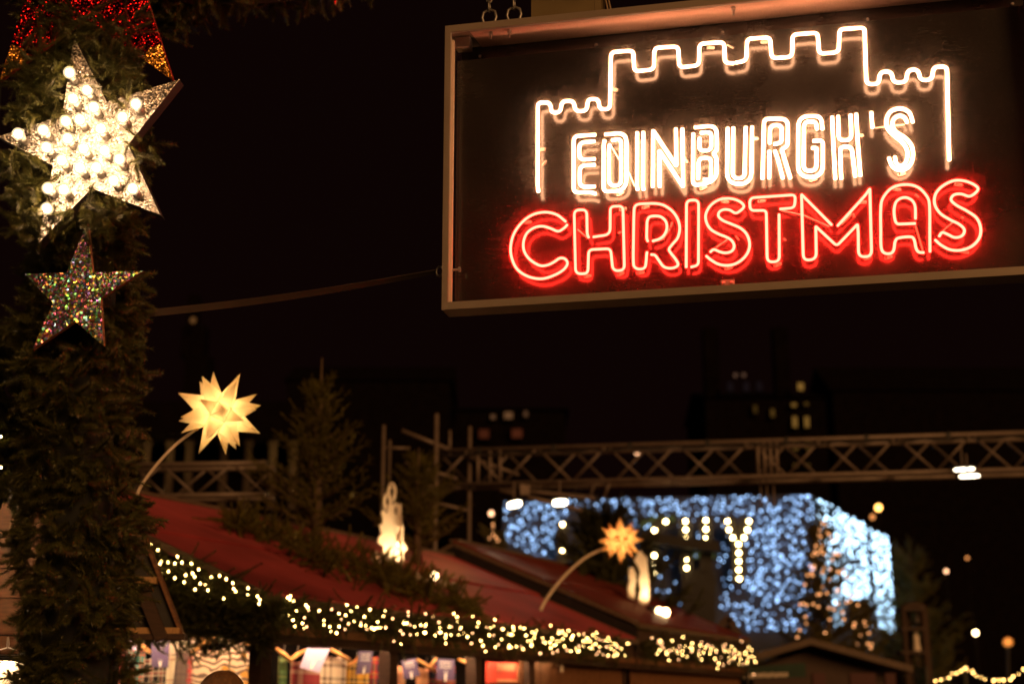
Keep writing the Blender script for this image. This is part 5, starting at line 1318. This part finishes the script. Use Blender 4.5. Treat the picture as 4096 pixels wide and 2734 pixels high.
for x0, x1 in ((3250, 3300), (3400, 3500), (3540, 3580)):
    a, b = W(x0, 2690, Yh - .02), W(x1, 2690, Yh - .02); MB().obox(a - SZ * .5, b - a, (0, -.02, 0), SZ * .5).build('window', glow('hut_window', (1, .26, .09), .045), hut)
aw = thing('awning_banner', W(3090, 2680, 20.5), 'dark green awning banner with a blurred line of pale lettering', 'banner')
a, b, c, d = W(2962, 2668, 20.5), W(3222, 2648, 20.5), W(3224, 2706, 20.5), W(2962, 2712, 20.5)
M['green_cloth'] = paint('green_canvas', (.012, .035, .02), .8)
MB().prism([a, b, c, d], Vector((0, .04, 0))).build('canvas', M['green_cloth'], aw)
m_ = MB(); x = .05
while x < .72:
    l = random.uniform(.012, .022); o_ = a.lerp(b, x).lerp(d.lerp(c, x), .55 + .1 * random.random()) - Vector((0, .004, 0)); m_.obox(o_, (b - a) * l, Vector((0, .002, 0)), SZ * -.055 + (b - a) * random.uniform(-.006, .006)); x += l + .01
m_.build('print_line', M['cream'], aw)
# A-frame gable past the shuttered stall
Ya = 19.6; af = thing('timber_hut', px_at(2915, 2600, Ya), 'timber hut with an open A-frame gable at the far end of the stall row', 'hut')
ap_ = W(2916, 2468, Ya); 
for foot in ((2775, 2600), (3020, 2655)):
    MB().beam(W(*foot, Ya), ap_, .10, .06, up=(0, 1, 0)).build('rafter', M['far_timber'], af)
MB().prism([W(2795, 2600, Ya + .06), W(3008, 2655, Ya + .06), ap_ + Vector((0, .06, -.08))], Vector((0, .03, 0))).build('gable_panel', M['dark_timber'], af)
MB().obox(Vector((W(2900, 2600, Ya + .1).x, Ya + .1, 0)), (.1, 0, 0), (0, .1, 0), SZ * 2.3).build('post', M['dark_timber'], af)
M['pink'] = paint('pink_canvas', (.50, .10, .12), .7)
pk = thing('pink_awning', W(2880, 2590, 18.9), 'faded pink awning over the last garland lights', 'awning')
MB().prism([W(2795, 2568, 18.9), W(2840, 2548, 19.2), W(2990, 2608, 19.0), W(2985, 2618, 18.7)], SZ * .02).build('canvas', M['pink'], pk)
for px in (2800, 2985):
    q = W(px, 2600, 18.85); MB().tube([Vector((q.x, q.y, 0)), q - SZ * .03], .02, 8).build('pole', M['black'], pk)
# niche tower with two figures
Yt = 26; nt_ = thing('niche_tower', px_at(3650, 2600, Yt), 'small open tower with two pale figures in its niches', 'tower')
for px in (3612, 3628, 3690, 3700):
    q = W(px, 2440, Yt + (.3 if px in (3628, 3700) else 0)); MB().tube([Vector((q.x, q.y, 0)), q], .05, 8).build('post', M['far_timber'], nt_)
for y in (2440, 2518, 2612): 
    a, b = W(3606, y, Yt - .05), W(3706, y, Yt - .05); MB().obox(a, b - a, (0, .45, 0), SZ * .05).build('deck', M['far_timber'], nt_)
arc = [W(3655 + 45 * math.cos(t), 2440 - 22 * math.sin(t), Yt) for t in [k * math.pi / 8 for k in range(9)]]
MB().tube(arc, .06, 8).build('arch', M['far_timber'], nt_, smooth=True)
for px, y0, y1 in ((3676, 2488, 2435), (3668, 2605, 2525)):
    b_ = W(px, y0, Yt + .1); h = (y0 - y1) * mpx(Yt); o = thing('niche_figure', b_, 'pale robed figure in the %s niche of the open tower' % ('upper' if y0 < 2500 else 'lower'), 'figure')
    MB().tube([b_, b_ + SZ * h * .1, b_ + SZ * h * .55, b_ + SZ * h * .74, b_ + SZ * h * .79, b_ + SZ * h * .88, b_ + SZ * h], [h * .22, h * .22, h * .15, h * .18, h * .06, h * .10, h * .03], 12).build('robe', M['white_wood'], o, smooth=True)
hp = [(0, -1), (.55, -.35), (.95, .25), (.8, .75), (.4, .85), (0, .5), (-.4, .85), (-.8, .75), (-.95, .25), (-.55, -.35)]
M['heart'] = glow('heart_lamp', (1, .56, .15), 13)
hs = thing('heart_light_string', W(3850, 2668, 20), 'string of heart-shaped amber lights swagged over the lane', 'string lights')
path = catmull([(3700, 2726), (3745, 2716), (3800, 2702), (3852, 2668), (3880, 2674), (3935, 2704), (3990, 2714), (4040, 2704), (4110, 2666), (4180, 2640)], 8)
q = [W(p.x, p.y, 20.0) for p in path]; MB().tube(q, .006, 5).build('cable', M['black'], hs)
hm = MB().prism([Vector((x * .016, 0, z * .016)) for x, z in hp], (0, .012, 0)).mesh('heart_lamp', M['heart'])
for i in range(26):
    u = .12 + .85 * i / 26; k = int(u * (len(q) - 1)); pnt = q[k].lerp(q[k + 1], u * (len(q) - 1) - k)
    place('heart_lamp', hm, hs, pnt + Vector((random.gauss(0, .012), random.gauss(0, .05), -.02 + random.gauss(0, .012))), (0, random.uniform(-.5, .5), random.uniform(-1, 1)), random.choice((.6, .8, 1.0, 1.0)))
for px in (3700, 3858, 4180):
    b_ = W(px, 2660, 20.2); MB().tube([Vector((b_.x, b_.y, 0)), b_], .03, 8).build('pole', M['black'], hs)

# ================================================================== shopper in front of the scarf stall
Yp = 6.1; top = W(893, 2680, Yp)
hz = top.z; sx_ = top.x; bx = Vector((sx_, Yp, 0)); kf = hz / 1.76
pe = thing('person', bx, 'person with brown hair in a dark coat looking at the scarves', 'person')
sk = [(0, 0, .95), (0, 0, 1.18), (0, -.01, 1.38), (0, 0, 1.50), (0, .01, 1.56), (0, .02, 1.66), (0, .01, 1.73)]
sr = [(.17, .12), (.16, .115), (.19, .12), (.075, .07), (.06, .06), (.085, .10), (.055, .07)]
vs = list(sk); ed = [(i, i + 1) for i in range(6)]; rr = list(sr)
for s_ in (-1, 1):
    i0 = len(vs); vs += [(s_ * .19, 0, 1.42), (s_ * .235, .02, 1.13), (s_ * .20, .22, 1.02), (s_ * .18, .30, 1.02)]; rr += [(.07, .07), (.052, .052), (.04, .04), (.035, .03)]
    ed += [(2, i0), (i0, i0 + 1), (i0 + 1, i0 + 2), (i0 + 2, i0 + 3)]
    i1 = len(vs); vs += [(s_ * .10, 0, .86), (s_ * .11, .02, .48), (s_ * .11, -.01, .09), (s_ * .12, .14, .05)]; rr += [(.10, .11), (.065, .07), (.05, .055), (.045, .035)]
    ed += [(0, i1), (i1, i1 + 1), (i1 + 1, i1 + 2), (i1 + 2, i1 + 3)]
me = bpy.data.meshes.new('body'); me.from_pydata([Vector(v) * kf for v in vs], ed, []); me.materials.append(paint('dark_coat', (.03, .025, .025), .85))
bo = bpy.data.objects.new('body', me); link(bo, pe); ORG[bo] = bx
md = bo.modifiers.new('skin', 'SKIN'); bo.modifiers.new('sub', 'SUBSURF').levels = 2; bo.modifiers['sub'].render_levels = 2
for v_, r_ in zip(me.skin_vertices[0].data, rr): v_.radius = (r_[0] * kf, r_[1] * kf)
me.skin_vertices[0].data[0].use_root = True
M['hair'] = paint('brown_hair', (.17, .085, .035), .5, var=.4, scale=14, stretch=(6, 6, 1.2), bump=.5, bscale=40)
hc = bx + Vector((0, .01, hz - .125)); m_ = MB().sphere(hc, .108, 24, 16, 1.16)
m_.v = [v + (v - hc).normalized() * .004 * math.sin(17 * math.atan2(v.y - hc.y, v.x - hc.x)) for v in m_.v]
m_.build('hair', M['hair'], pe, smooth=True)
MB().tube([hc - SZ * .03, hc - SZ * .12, hc + Vector((0, -.03, -.24)), hc + Vector((0, -.03, -.34))], [.098, .10, .09, .06], 16).build('hair_length', M['hair'], pe, smooth=True)
